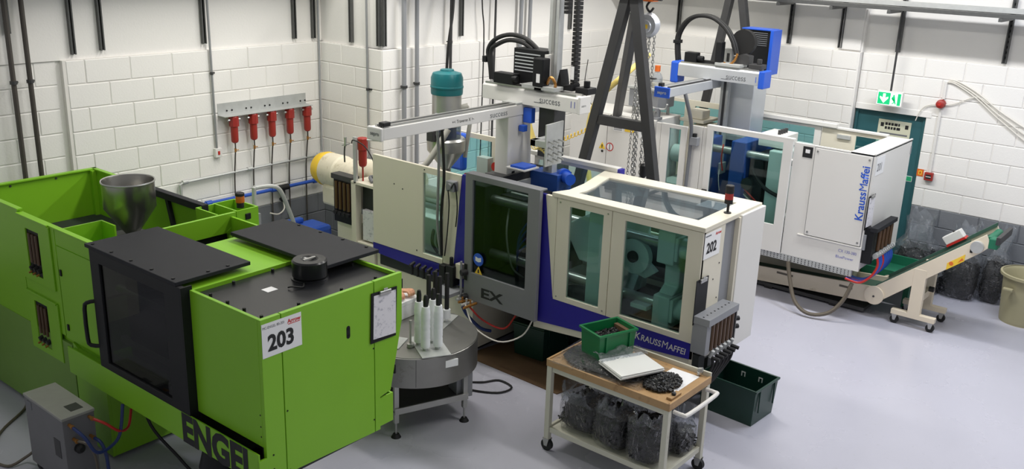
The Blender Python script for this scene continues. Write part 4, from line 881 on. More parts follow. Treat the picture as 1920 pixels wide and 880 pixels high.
# hoses and valves under the door
for i, (pts, r, mm, nm) in enumerate([
    ([(-.1, 2.3, .58), (-.02, 2.2, .45), (.05, 2.0, .40), (.1, 1.9, .55)], .009, 'red', 'red'),
    ([(-.1, 2.4, .58), (-.08, 2.35, .48), (0, 2.25, .35), (.1, 2.2, .3)], .016, 'hose_dark_blue', 'dark blue'),
    ([(-.16, 2.3, .62), (-.2, 2.15, .45), (-.14, 1.9, .36), (-.05, 1.7, .45), (0, 1.62, .62)], .007, 'cable_white', 'pale grey')]):
    tube('service_hose', pts, r, mm, B)['label'] = nm+' hose under the door'
for k in range(4):
    m = MB(); m.cyl((-.16-.02*k, 2.42-k*.05, .64-.01*k), (-.06, 2.40-k*.05, .62), .013, n=8); m.cyl((-.13, 2.415-k*.05, .60), (-.13, 2.415-k*.05, .67), .009, n=8); m.build('hose_fitting', 'brass' if k % 2 else 'galv', B)
vb = box('valve_plate', -.28, -.02, 2.44, 2.68, .665, .70, 'mid_grey', B)
box('socket_outlet', -.06, -.002, 2.455, 2.53, .80, .95, 'cream', B, .006)
m = MB()
for k in range(5):
    m.cyl((-.08, 2.8+k*.08, .78), (-.02, 2.8+k*.08, .80), .018, n=8); m.cyl((-.05, 2.8+k*.08, .68), (-.05, 2.8+k*.08, .80), .014, n=8)
m.build('pneumatic_valves', 'rubber', B)
m = MB(); m.box(-.1, -.01, 2.52, 2.62, .72, .92); m.box(-.09, -.02, 2.64, 2.72, .75, .9); m.cyl((-.06, 2.58, .92), (-.06, 2.58, 1.0), .02, n=8); m.build('connector_block', 'black', B, bevel=.008)
tag(tube('floor_cable', [(5.95, 5.25, .012), (5.75, 5.35, .012), (5.72, 5.1, .012), (5.85, 4.85, .012), (6.02, 4.82, .012), (6.05, 5.0, .012), (5.9, 5.1, .012), (5.8, 5.3, .03), (5.9, 5.5, .3)], .009, 'rubber'), 'black cable looped on the floor beside the rotary table', 'cable')
# cables hanging down the injection cover
tag(tube('hanging_cable', [M2(-.10, 2.70, 2.36), M2(-.06, 2.69, 1.8), M2(-.05, 2.73, 1.4), M2(-.05, 2.72, .98)], .014, 'rubber'), 'thick black cable hanging in front of the cream injection cover', 'cable')
tag(tube('hanging_cable', [M2(-.10, 2.76, 2.36), M2(-.05, 2.77, 1.9), M2(-.04, 2.79, 1.3), M2(-.04, 2.74, .98)], .013, 'conduit'), 'grey hose hanging in front of the cream injection cover', 'hose')
tag(tube('hanging_cable', [M2(-.08, 2.62, 1.66), M2(-.05, 2.63, 1.5), M2(-.04, 2.66, 1.2), M2(-.04, 2.69, .98)], .006, 'rubber'), 'thin black cable from the grey switch down the cover, left one', 'cable')
tag(tube('hanging_cable', [M2(-.08, 2.58, 1.68), M2(-.06, 2.55, 1.72), M2(-.04, 2.535, 1.5), M2(-.03, 2.56, 1.3)], .006, 'rubber'), 'thin black cable from the grey switch down the cover, right one', 'cable')
# ------------------------------------------------------------------ vacuum loader and hopper on 202
V = thing('vacuum_loader', 'steel material hopper with teal vacuum loader head on the cream machine', 'loader', M2(.42, 3.12, 0))
MB().lathe((0, 0, 0), [(.155, 2.44), (.158, 2.46), (.158, 2.60), (.14, 2.645), (.07, 2.665), (.065, 2.68), (.03, 2.682)], 32).build('loader_head', 'teal_cap', V, smooth=True)
MB().lathe((0, 0, 0), [(.16, 2.50), (.163, 2.505), (.163, 2.52), (.16, 2.525)], 32).build('clamp_band', 'teal_cap', V, smooth=True)
cyl('loader_body', (0, 0, 2.13), (0, 0, 2.44), .145, 'steel', V, n=36)
m = MB(); m.lathe((0, 0, 0), [(.05, 1.62), (.05, 1.70), (.19, 1.88), (.195, 1.99), (.175, 2.01)], 32); m.build('hopper_cone', 'steel', V, smooth=True)
m = MB(); m.lathe((0, 0, 0), [(.145, 2.0), (.145, 2.13)], 28); m.build('sight_glass', 'pane_roof', V, smooth=True); cyl('inner_throat', (0, 0, 2.0), (0, 0, 2.13), .1, 'deep_blue', V)
box('data_plate', -.03, .06, -.149, -.146, 2.2, 2.27, 'paper', V, 0); cyl('inlet', (.1, -.1, 2.3), (.15, -.15, 2.32), .035, 'hose_clear', V)
m = MB(); m.cyl((-.2, .0, 2.05), (-.13, 0, 2.05), .05, n=14); m.box(-.24, -.16, -.04, .04, 2.0, 2.1); m.build('flap_valve', 'dark_steel', V, bevel=.004)
tube('ribbed_hose', [(-.1, -.12, 2.12), (-.18, -.08, 1.98), (-.26, -.02, 1.82), (-.34, .05, 1.7)], .03, 'hose_clear', V, n=12)
tube('outlet_hose', [(.14, -.14, 2.32), (.17, -.16, 2.2), (.16, -.15, 2.05), (.17, -.1, 1.8)], .022, 'hose_clear', V, n=10)
# ================================================================== robot over 202
R1 = thing('linear_robot', 'white linear take-out robot with black control box over the cream machine', 'robot', (6.25, 3.17, 0), 0, 'take-out robots')
box('column', .40, .76, 2.31, 2.47, 1.66, 2.33, 'robot_white', R1, .01); box('column_foot', .36, .82, 2.27, 2.51, 1.62, 1.70, 'galv', R1)
m = MB(); m.box(.47, .51, 2.305, 2.309, 1.72, 1.80); m.box(.66, .69, 2.305, 2.309, 1.70, 1.75); m.build('column_slots', 'black', R1)
MB().prism([(2.30, 2.33), (2.46, 2.33), (2.46, 2.43), (2.30, 2.43)], 'x', -1.18, .86).build('traverse_beam', 'robot_white', R1, bevel=.006)
box('beam_cap', -1.215, -1.18, 2.295, 2.465, 2.322, 2.435, 'robot_white', R1, .012); text('sepro', .045, (-1.2155, 2.42, 2.37), UY, UZ, 'ink_grey', R1, bold=.001)
for y in (2.33, 2.41): box('guide_rail', -1.16, .5, y-.012, y+.012, 2.43, 2.448, 'steel', R1, 0)
m = MB(); m.box(-1.16, .55, 2.352, 2.388, 2.43, 2.438); m.build('rack', 'dark_steel', R1); box('end_stop', -1.18, -1.1, 2.30, 2.36, 2.44, 2.475, 'rubber', R1, .006)
text('success', .075, (.12, 2.30, 2.355), UX, UZ, 'ink_grey', R1, squash=1.1); text('+< Traverse X >-', .042, (-.38, 2.30, 2.365), UX, UZ, 'ink', R1, squash=.95)
# upper arm along Y
MB().prism([(.58, 2.43), (.74, 2.43), (.74, 2.56), (.72, 2.575), (.60, 2.575), (.58, 2.56)], 'y', 1.66, 2.80).build('cross_beam', 'robot_white', R1, bevel=.004)
box('cross_beam_cap', .575, .745, 1.635, 1.66, 2.425, 2.58, 'robot_white', R1, .006); text('sepro', .03, (.60, 1.635, 2.49), UX, UZ, 'ink_grey', R1)
text('success', .085, (.58, 2.10, 2.475), UY, UZ, 'ink_grey', R1, squash=.95); text('11', .085, (.58, 1.755, 2.475), UY, UZ, 'ink_violet', R1, squash=.9); box('text_line', .5785, .5795, 2.06, 2.16, 2.47, 2.476, 'ink_grey', R1, 0)
for x in (.61, .70): box('cross_rail', x-.012, x+.012, 1.7, 2.78, 2.575, 2.592, 'steel', R1, 0)
box('saddle', .5, .80, 2.3, 2.48, 2.43, 2.45, 'galv', R1)
cb = box('control_box', .70, .92, 2.15, 2.52, 2.60, 2.93, 'black', R1, .006)
for k in range(6): box('louvre', .695, .70, 2.20, 2.50, 2.72+k*.032, 2.73+k*.032, 'silver', cb, 0)
box('side_plate', .70, .9, 2.11, 2.15, 2.6, 2.9, 'robot_white', R1)
m = MB(); m.box(.55, .66, 2.4, 2.64, 2.60, 2.70); m.cyl((.57, 2.42, 2.66), (.57, 2.36, 2.66), .03, n=10); m.build('axis_motor', 'black', R1, bevel=.006)
m = MB(); m.box(.55, .66, 2.05, 2.17, 2.62, 2.88); m.box(.56, .65, 2.06, 2.16, 2.58, 2.62); m.build('axis_motor', 'black', R1, bevel=.01)
box('motor_label', .545, .549, 2.08, 2.12, 2.66, 2.74, 'paper', R1, 0)
cg = box('carriage', .56, .80, 1.92, 2.30, 2.592, 2.63, 'galv', R1)
ms = box('mast', .76, .84, 2.05, 2.16, 1.75, 3.62, 'galv', R1, .004); box('mast_rail', .752, .76, 2.09, 2.12, 1.8, 3.6, 'steel', ms, 0)
# energy chain beside the mast
m = MB()
for k in range(26): m.box(.74, .82, 1.83, 1.875, 2.64+k*.038, 2.672+k*.038)
pts = [(0.0, 0), (.01, .05), (.04, .085), (.08, .095), (.12, .08), (.14, .045)]
for k in range(len(pts)): m.box(.74, .82, 1.83+pts[k][0]-.02, 1.83+pts[k][0]+.03, 3.60+pts[k][1]-.02, 3.60+pts[k][1]+.02)
for k in range(10): m.box(.74, .82, 1.95, 1.985, 3.28+k*.036, 3.31+k*.036)
m.build('energy_chain', 'rubber', R1)
MB().prism([(1.82, 2.60), (1.98, 2.60), (2.0, 2.64), (1.97, 2.78), (1.94, 2.64), (1.82, 2.66)], 'x', .70, .82).build('chain_bracket', 'black', R1)
box('chain_label', .735, .739, 1.835, 1.87, 2.70, 2.82, 'paper', R1, 0)
for dz, dy in ((0, 0), (-.05, -.02)): tube('cable_loop', [(.80, 2.88+dy, 2.58), (.80, 2.90+dy, 2.72), (.80, 2.93+dy*2, 2.86), (.80, 2.84+dy, 2.97+dz), (.80, 2.66, 3.03+dz), (.80, 2.46, 3.01+dz), (.80, 2.28, 2.90+dz), (.80, 2.12, 2.74+dz), (.80, 2.08, 2.66)], .022, 'rubber', R1, n=10)
box('loop_clamp', .77, .83, 2.93, 2.98, 2.74, 2.80, 'black', R1); box('loop_clamp', .76, .84, 2.21, 2.27, 2.80, 2.90, 'black', R1)
tube('motor_cable', [(.62, 2.05, 2.65), (.58, 1.98, 2.72), (.58, 1.93, 2.68), (.62, 1.95, 2.62)], .014, 'brass', R1)
m = MB(); m.box(.72, .86, 1.66, 1.80, 2.58, 2.64); m.cyl((.79, 1.72, 2.64), (.79, 1.72, 2.70), .03, n=10); m.build('end_motor', 'black', R1, bevel=.006); 
# gripper head with pin plate
hd = box('wrist', .66, .84, 1.98, 2.16, 1.95, 2.42, 'dark_steel', R1, .006); box('vacuum_valve', .60, .66, 2.20, 2.30, 2.26, 2.40, 'robot_blue', R1, .005); box('vacuum_valve', .54, .60, 2.24, 2.30, 2.18, 2.24, 'robot_blue', R1, .005)
tp = MB().prism([(.28, 1.97), (.52, 1.97), (.53, 2.36), (.28, 2.35)], 'y', 1.77, 1.785).build('gripper_plate', 'galv', R1)
for i in range(4):
    for j in range(3): cyl('pin', (.32+j*.075, 1.77, 2.03+i*.055), (.30+j*.075, 1.70, 2.025+i*.055), .008, 'steel', tp, n=8)
box('gripper_arm', .42, .50, 1.785, 2.06, 2.10, 2.16, 'galv', R1); box('gripper_arm', .42, .68, 2.0, 2.06, 2.10, 2.16, 'galv', R1); 
for k in range(4): tube('vacuum_line', [(.60, 2.2, 2.26), (.58-.02*k, 2.12, 2.12-.02*k), (.54-.02*k, 1.98, 2.02+.02*k), (.46, 1.82, 2.08+.03*k)], .006, 'hose_yellow', R1)
box('product_tray', .34, .56, 2.05, 2.28, 1.86, 1.875, 'robot_white', R1); box('tray_pad', .36, .54, 2.07, 2.24, 1.875, 1.895, 'robot_blue', R1)
# ================================================================== white moulding machine (201)
def M1(x, y, z): return (9.79+x, 3.11+y, z)
A = thing('moulding_machine', 'white injection moulding machine with number 201 near the teal door', 'machine', (9.79, 3.11, 0), 0, 'injection moulding machines')
box('clamp_cover', 0, .03, 0, .885, .60, 1.885, 'white_panel', A, 0); box('cover_door', -.012, 0, .022, .64, .885, 1.865, 'white_panel', A, .003); box('cover_seam', -.001, 0.0005, .015, .648, .877, 1.872, 'ink_grey', A, 0)
box('cover_ledge', -.014, 0, .0, .72, .862, .874, 'white_panel', A, .002)
for y, z in ((.05, 1.83), (.05, .92), (.61, .92), (.61, 1.83)): cyl('lock', (-.016, y, z), (-.012, y, z), .012, 'steel', A, n=12)
cl = box('brand_label', -.003, -.0005, .67, .78, 1.74, 1.86, 'ink', A, 0); box('mark', -.004, -.003, .70, .75, 1.79, 1.83, 'paper', cl, 0)
text_run([('Krauss', .118, .002), ('M', .118, 0), ('affei', .118, .002)], (-.0125, .035, 1.165), UZ, (0, 1, 0), 'ink_blue', A, gap=.006, squash=.98)
text('CX 130-380', .045, (0, .245, .775), UY, UZ, 'ink_violet', A, squash=.9); text('BluePower', .045, (0, .265, .705), UY, UZ, 'ink_violet', A, squash=1.0)
MB().panel('x', .892, 1.94, .60, 1.912, [(1.0, 1.86, .92, 1.865)], -.03, .0).build('sliding_door', 'white_panel', A, bevel=.003); box('door_pane', -.018, -.012, .99, 1.87, .91, 1.875, 'pane_teal', A, 0)
cyl('door_knob', (-.07, 1.90, 1.12), (-.03, 1.90, 1.12), .04, 'rubber', A); box('knob_base', -.05, -.03, 1.87, 1.93, 1.06, 1.16, 'black', A)
for y0, y1 in ((1.945, 2.0), (2.006, 2.15)): box('side_panel', -.01, .02, y0, y1, .60, 1.885, 'white_panel', A, .003)
MB().panel('x', 2.21, 2.56, .60, 1.855, [(2.29, 2.445, .90, 1.81)], -.015, .02).build('injection_cover', 'white_panel', A, bevel=.003); box('window_pane', -.004, .002, 2.28, 2.455, .89, 1.82, 'pane_teal', A, 0)
box('side_panel', .01, .03, 2.15, 2.21, .6, 1.84, 'cream', A, 0); box('side_panel', -.012, .02, 2.565, 2.63, .60, 1.85, 'white_panel', A, .003)
# perforated trunking under the covers
pt = box('perforated_trunking', .0, .035, .07, 1.75, .525, .60, 'galv', A, 0); m = MB()
for k in range(40):
    for j in range(3): m.cyl((-.0015, .10+k*.041+(j % 2)*.0, .54+j*.022), (.001, .10+k*.041, .54+j*.022), .0065, n=6)
stuff(m.build('perforations', 'ink', pt))
# end, top and far side
box('end_panel', .031, 1.19, 0, .03, .62, 1.885, 'white_panel', A, 0); box('end_top', 0, 1.19, 0, .26, 1.87, 1.888, 'white_panel', A, .002)
box('end_inner', .05, 1.14, .245, .262, 1.5, 1.87, 'cream', A); box('end_lip', -.002, 1.195, -.004, .014, 1.888, 1.90, 'white_panel', A, 0); box('end_handle', 1.17, 1.192, -.006, .004, 1.72, 1.82, 'mid_grey', A)
box('far_rail', 1.12, 1.19, .26, 1.05, 1.885, 1.91, 'white_panel', A); box('far_rail', 1.10, 1.18, .85, 2.1, 1.90, 1.945, 'white_panel', A); box('top_rail', -.03, .03, .885, 1.945, 1.905, 1.925, 'white_panel', A)
MB().panel('x', 1.04, 2.05, .7, 1.9, [(1.12, 1.98, 1.0, 1.86)], 1.13, 1.15).build('far_door', 'white_panel', A); box('far_door_pane', 1.138, 1.142, 1.11, 1.99, .99, 1.87, 'pane_strong', A, 0)
MB().panel('x', .26, 1.03, .7, 1.88, [(.34, .62, 1.4, 1.84)], 1.14, 1.17).build('far_cover', 'cream', A); box('far_cover_pane', 1.15, 1.155, .33, .63, 1.39, 1.85, 'pane_strong', A, 0)
box('cover_switch', 1.12, 1.14, .68, .84, 1.78, 1.83, 'galv', A)
box('far_post', 1.08, 1.16, 2.0, 2.12, 1.2, 1.97, 'white_panel', A); box('far_block', .95, 1.12, 2.1, 2.3, 1.75, 1.95, 'cream', A)
MB().panel('x', 2.15, 3.7, .7, 1.97, [(2.3, 2.75, 1.3, 1.9), (2.9, 3.6, 1.3, 1.93)], 1.14, 1.17).build('far_guard', 'cream', A); box('far_guard_pane', 1.15, 1.155, 2.29, 2.76, 1.29, 1.91, 'pane_strong', A, 0); box('far_guard_pane', 1.15, 1.155, 2.89, 3.61, 1.29, 1.94, 'pane_strong', A, 0)
m = MB(); m.box(.55, .95, 2.3, 2.64, 1.80, 1.84); m.box(.6, .8, 2.35, 2.55, 1.84, 1.95); m.box(.5, .9, 2.25, 2.45, 1.72, 1.78); m.build('hopper_slide', 'cream', A, bevel=.01)
sg = box('number_sign', .06, .31, -.004, -.001, 1.655, 1.85, 'paper', A, 0); text('201', .12, (.085, -.004, 1.70), UX, UZ, 'ink_grey', sg, bold=.001, squash=.88)
clipboard('black clipboard with white sheet on the white machine end', 9.79+.06, 3.104, 1.08, .2, .37, 'y')
mb_ = box('manifold_frame', .02, .10, -.10, 0, .70, 1.10, 'black', A); box('manifold_top', .0, .64, -.14, -.06, 1.07, 1.115, 'black_plate', A); box('manifold_back', .10, .62, -.10, -.09, .80, 1.07, 'dark_int', A); box('manifold_bracket', -.0, .1, -.03, 0, .85, 1.02, 'mid_grey', A)
for k in range(4): cyl('flow_tube', (.17+k*.12, -.115, .83), (.17+k*.12, -.115, 1.06), .022, 'flow_brown', A, n=12)
MB().cyl((.08, -.13, .79), (.64, -.13, .79), .03, n=14).build('manifold_bar', 'galv', A, smooth=True)
for k in range(9):
    x = .11+k*.055; cyl('valve', (x, -.13, .80), (x, -.17, .83), .014, 'galv', A, n=8)
    tube('water_hose', [(x, -.14, .78), (x, -.16, .68), (x-.03, -.12, .56), (x*.4, -.02, .47), (x*.3-.05, .12, .50)], .013, 'red' if k in (0, 3) else 'hose_blue', A)
# internals
box('clamp_bed', .05, 1.1, .3, 2.64, .5, .72, 'dark_int', A, .01); box('machine_base', .64, 1.12, .25, 3.8, .06, .5, 'cream', A); box('base_plinth', .66, 1.1, .3, 3.75, 0, .06, 'black', A, 0)
for x in (.18, .85):
    for z in (.98, 1.62): cyl('tie_bar', (x, .2, z), (x, 2.1, z), .045, 'steel', A, n=20)
box('moving_platen', .1, .95, 1.50, 1.68, .74, 1.76, 'deep_blue', A, .01); box('fixed_platen', .1, .95, 2.0, 2.2, .74, 1.72, 'deep_blue', A, .01); box('mould_half', .25, .75, 1.32, 1.5, .85, 1.6, 'dark_int', A, .01)
cyl('ejector_hub', (.10, 1.42, 1.30), (.05, 1.42, 1.30), .07, 'dark_int', A); box('toggle_housing', .12, .9, 1.02, 1.22, .8, 1.72, 'teal_metal', A, .012); box('top_block', .2, .6, 1.10, 1.4, 1.74, 1.88, 'white_panel', A, .006)
for k in range(4): cyl('top_fitting', (.3+k*.06, 1.2, 1.88), (.3+k*.06, 1.2, 1.93), .02, 'dark_steel', A, n=8)
tube('oil_hose', [(.09, 1.4, 1.5), (.06, 1.3, 1.38), (.07, 1.18, 1.28), (.1, 1.05, 1.22)], .022, 'rubber', A)
for k in range(3): tube('mould_cable', [(.1, 1.46, 1.22-k*.03), (.05, 1.36, 1.18-k*.03), (.06, 1.26, 1.1-k*.02), (.1, 1.2, 1.05)], .009, ('red', 'rubber', 'hose_clear')[k], A)
tube('mould_cable', [(.1, 1.78, 1.7), (.04, 1.76, 1.55), (.06, 1.74, 1.4)], .009, 'red', A)
box('pump_block', .1, .4, 1.05, 1.5, .72, .85, 'dark_steel', A, .01); cyl('barrel', (.5, 2.2, 1.4), (.5, 2.64, 1.4), .11, 'teal_metal', A, n=24); box('carriage', .15, .9, 2.3, 2.64, .72, 1.1, 'teal_metal', A, .01)
# grey service hose loops below the covers
tag(tube('drain_hose', [M1(-.02, .78, .53), M1(-.06, .72, .36), M1(-.14, .60, .14), M1(-.18, .42, .05), M1(-.12, .22, .09), M1(-.04, .1, .25), M1(.02, .05, .45)], .022, 'hose_brown', n=10), 'brown translucent hose looping to the floor under the white machine', 'hose')
tag(tube('drain_hose', [M1(.02, 1.35, .52), M1(-.01, 1.55, .40), M1(-.03, 1.75, .25), M1(0, 2.1, .15)], .014, 'hose_brown'), 'thin brown hose sagging behind the looped one', 'hose')
# control cabinet beside it
K = thing('control_cabinet', 'tall white control cabinet with warning signs behind the hoist frame', 'cabinet', M1(0, 2.66, 0), 0)
box('carcass', .0, .62, 0, 1.25, .08, 1.86, 'white_panel', K, .006); box('plinth', .03, .6, .03, 1.22, 0, .08, 'dark_steel', K, 0)
for y0, y1 in ((.02, .665), (.675, 1.235)): box('door', -.018, 0, y0, y1, .12, 1.845, 'white_panel', K, .003)
s1 = MB().prism([(.78, 1.40), (.68, 1.40), (.73, 1.485)], 'x', -.021, -.0185).build('warning_sticker', 'yellow', K); MB().prism([(.735, 1.41), (.725, 1.41), (.722, 1.455), (.738, 1.455)], 'x', -.0225, -.0212).build('symbol', 'ink', s1)
s1 = MB().cyl((-.021, .615, 1.44), (-.0185, .615, 1.44), .055, n=24).build('prohibition_sticker', 'red', K); MB().cyl((-.0222, .615, 1.44), (-.0212, .615, 1.44), .043, n=24).build('disc', 'paper', s1); box('bar', -.0232, -.0224, .61, .62, 1.40, 1.48, 'ink', s1, 0)
cyl('lock', (-.024, .725, 1.37), (-.018, .725, 1.37), .016, 'rubber', K, n=12); s1 = box('rating_plate', -.0205, -.0185, .44, .58, 1.66, 1.75, 'paper', K, 0)
for k in range(4): box('print_line', -.0215, -.0207, .45, .57, 1.672+k*.018, 1.68+k*.018, 'ink_grey', s1, 0)
box('yellow_plate', -.0205, -.0185, .27, .41, 1.67, 1.71, 'yellow', K, 0); box('rating_plate', -.0205, -.0185, .12, .2, 1.62, 1.72, 'paper', K, 0)
# items on the cabinet
dr_ = thing('dryer_box', 'grey dosing unit standing on the white cabinet', 'unit', M1(.18, 2.75, 1.86)); box('body', 0, .4, 0, .42, .10, .32, 'mid_grey', dr_, .006); box('lid', -.02, .42, -.02, .44, .32, .35, 'galv', dr_, .004)
for x in (.05, .35):
    for y in (.05, .37): cyl('leg', (x, y, 0), (x, y, .1), .02, 'steel', dr_)
box('window', -.004, 0, .1, .3, .15, .27, 'paper', dr_, 0)
bt = thing('oil_bottle', 'clear bottle with orange cap on the grey dosing unit', 'bottle', M1(.30, 2.86, 2.21)); MB().lathe((0, 0, 0), [(.07, 0), (.072, .12), (.05, .17), (.025, .19), (.025, .21)], 20).build('flask', 'film_thick', bt, smooth=True); cyl('cap', (0, 0, .2), (0, 0, .27), .035, 'orange', bt); cyl('content', (0, 0, .005), (0, 0, .06), .062, 'cream', bt)
bt = thing('oil_jug', 'yellow jug beside the clear bottle on the dosing unit', 'jug', M1(.22, 2.99, 2.21)); MB().lathe((0, 0, 0), [(.045, 0), (.047, .15), (.02, .2), (.02, .22)], 16).build('flask', 'yellow', bt, smooth=True); cyl('cap', (0, 0, .22), (0, 0, .25), .024, 'ink_grey', bt)
vt = thing('vice_fitting', 'grey metal clamp standing on the cabinet top', 'clamp', M1(.10, 2.70, 1.86)); box('base', -.05, .05, -.05, .05, 0, .03, 'mid_grey', vt); box('post', -.03, .03, -.03, .03, .03, .14, 'mid_grey', vt); tube('horn', [(0, .02, .13), (.02, .1, .14), (.0, .15, .2)], .012, 'galv', vt); tube('horn', [(0, -.02, .13), (.02, -.1, .14), (.0, -.13, .2)], .012, 'galv', vt)
cyl('screw', (-.06, 0, .1), (.06, 0, .1), .01, 'steel', vt)
# ================================================================== robot over 201
R2 = thing('linear_robot', 'silver and blue linear take-out robot over the white machine', 'robot', (9.79, 3.11, 0), 0, 'take-out robots')
MB().prism([(2.11, 2.285), (2.28, 2.285), (2.28, 2.385), (2.11, 2.385)], 'x', -.68, .9).build('traverse_beam', 'silver', R2, bevel=.005); box('beam_cap', -.70, -.68, 2.095, 2.295, 2.275, 2.395, 'robot_blue', R2, .012)
text('sepro', .05, (-.701, 2.25, 2.318), UY, UZ, 'silver', R2, bold=.001)
box('guide_rail', -.66, .3, 2.13, 2.15, 2.385, 2.402, 'dark_steel', R2, 0); box('guide_rail', -.66, .3, 2.23, 2.25, 2.385, 2.402, 'steel', R2, 0); box('end_stop', -.66, -.6, 2.22, 2.27, 2.39, 2.43, 'rubber', R2, .006)
MB().prism([(.30, 2.392), (.48, 2.392), (.48, 2.53), (.46, 2.55), (.32, 2.55), (.30, 2.53)], 'y', 1.53, 2.58).build('cross_beam', 'silver', R2, bevel=.004)
box('beam_cap', .29, .49, 1.46, 1.53, 2.36, 2.56, 'robot_blue', R2, .01); box('beam_cap', .29, .49, 2.58, 2.68, 2.30, 2.56, 'robot_blue', R2, .02)
text('success', .095, (.30, 1.94, 2.425), UY, UZ, 'ink_grey', R2, squash=.9); text('11', .095, (.30, 1.58, 2.425), UY, UZ, 'robot_blue', R2, squash=.8); box('text_line', .2985, .2995, 1.90, 2.0, 2.42, 2.426, 'ink_grey', R2, 0)
for x in (.33, .44): box('cross_rail', x-.01, x+.01, 1.55, 2.56, 2.55, 2.566, 'steel', R2, 0)
box('column', .62, .98, 1.72, 2.05, 1.70, 2.36, 'silver', R2, .008); box('column_foot', .58, 1.02, 1.68, 2.1, 1.66, 1.72, 'galv', R2)
cb = box('control_box', .92, 1.12, 1.72, 2.08, 2.46, 2.96, 'black', R2, .004); box('blue_side', .90, 1.14, 1.68, 1.72, 2.44, 2.97, 'robot_blue', cb, .004); box('blue_top', .90, 1.14, 1.72, 2.09, 2.96, 2.975, 'robot_blue', cb, .003)
for k in range(7): box('louvre', .916, .92, 1.76, 2.0, 2.78+k*.024, 2.788+k*.024, 'ink_grey', cb, 0)
ms = box('mast', .50, .57, 1.99, 2.09, 1.36, 2.75, 'galv', R2, .004); box('mast_rail', .492, .50, 2.02, 2.05, 1.38, 2.7, 'dark_steel', ms, 0); box('wrist', .46, .61, 1.97, 2.11, 1.24, 1.38, 'galv', R2, .006)
tube('air_line', [(.48, 1.99, 1.35), (.44, 1.97, 1.2), (.45, 1.95, 1.05)], .006, 'robot_white', R2)
m = MB(); m.box(.32, .42, 2.36, 2.52, 2.566, 2.68); m.cyl((.36, 2.36, 2.62), (.36, 2.28, 2.62), .03, n=10); m.build('axis_motor', 'black', R2, bevel=.006); m = MB(); m.box(.32, .42, 2.04, 2.12, 2.58, 2.84); m.build('axis_motor', 'black', R2, bevel=.012)
box('cable_tray', .38, .44, 2.1, 2.4, 2.57, 2.60, 'rubber', R2); box('carriage', .30, .50, 1.78, 2.1, 2.566, 2.60, 'galv', R2)
MB().lathe((.52, 1.86, 2.84), [(.03, -.035), (.15, -.035), (.15, .035), (.03, .035)], 28, 'x').build('cable_reel', 'rubber', R2, smooth=True)
MB().prism([(1.72, 2.60), (1.92, 2.60), (1.92, 2.68), (1.80, 2.72), (1.72, 2.70)], 'x', .40, .52).build('chain_bracket', 'dark_steel', R2)
for d in (0, .05): tube('cable_loop', [(.42+d, 2.66, 2.52), (.42+d, 2.69, 2.70), (.42+d, 2.69, 2.86), (.42+d, 2.60, 3.02), (.42+d, 2.46, 3.10), (.42+d, 2.26, 3.10), (.42+d, 2.08, 3.0), (.42+d, 1.96, 2.85), (.42+d, 1.90, 2.70)], .024, 'rubber', R2, n=10)
box('loop_clamp', .39, .50, 2.66, 2.73, 2.76, 2.80, 'black', R2); tube('motor_cable', [(.38, 2.02, 2.60), (.35, 1.95, 2.58), (.36, 1.88, 2.64), (.38, 1.86, 2.72)], .014, 'brass', R2)
m = MB(); m.box(.36, .5, 1.54, 1.70, 2.566, 2.62); m.cyl((.43, 1.60, 2.62), (.43, 1.60, 2.68), .03, n=10); m.build('end_motor', 'dark_steel', R2, bevel=.006)
box('label_plate', .505, .51, 1.76, 1.80, 2.74, 2.86, 'paper', R2, 0)
jb = thing('junction_box', 'small grey junction box on the white machine post', 'box', M1(-.0, 2.08, 1.66)); box('body', -.08, -.012, -.05, .05, 0, .1, 'mid_grey', jb, .006); cyl('gland', (-.05, 0, .1), (-.05, 0, .14), .025, 'rubber', jb)
tag(tube('robot_conduit', [M1(-.30, 2.12, 2.29), M1(-.28, 2.10, 2.2), M1(-.18, 2.10, 2.03), M1(-.08, 2.12, 1.86), M1(-.05, 2.13, 1.6), M1(-.05, 2.14, 1.2), M1(-.05, 2.15, .7)], .022, 'ink_grey', n=10), 'grey conduit from the silver robot down the machine post', 'conduit')
# ================================================================== hoist gantry
GA = thing('hoist_gantry', 'dark steel A-frame gantry standing between the two machines', 'gantry')
def bar(name, p0, p1, w, d, m, parent):
    p0 = Vector(p0); p1 = Vector(p1); z = (p1-p0).normalized(); x = Vector((1, 0, 0)); x = (x-z*x.dot(z)).normalized(); y = z.cross(x)
    c = [p0-x*d/2-y*w/2, p0+x*d/2-y*w/2, p0+x*d/2+y*w/2, p0-x*d/2+y*w/2]; e = [q+(p1-p0) for q in c]
    return MB().hexa(c+e).build(name, m, parent, bevel=.004)
bar('leg', (8.0, 5.93, .02), (8.0, 5.14, 3.40), .10, .09, 'dark_steel', GA); bar('leg', (8.0, 4.36, .02), (8.0, 5.04, 3.40), .10, .09, 'dark_steel', GA)
bar('cross_bar', (8.0, 5.43, 2.16), (8.0, 4.80, 2.16), .10, .07, 'dark_steel', GA); bar('brace', (9.85, 6.362, 1.803), (8.08, 5.08, 3.25), .075, .09, 'dark_steel', GA)
bar('leg', (11.05, 6.08, .02), (11.05, 5.56, 3.42), .09, .09, 'dark_steel', GA); bar('leg', (11.05, 4.95, 1.2), (11.05, 5.44, 3.42), .09, .09, 'dark_steel', GA); bar('leg', (11.05, 4.70, .02), (11.05, 4.95, 1.2), .09, .09, 'dark_steel', GA)
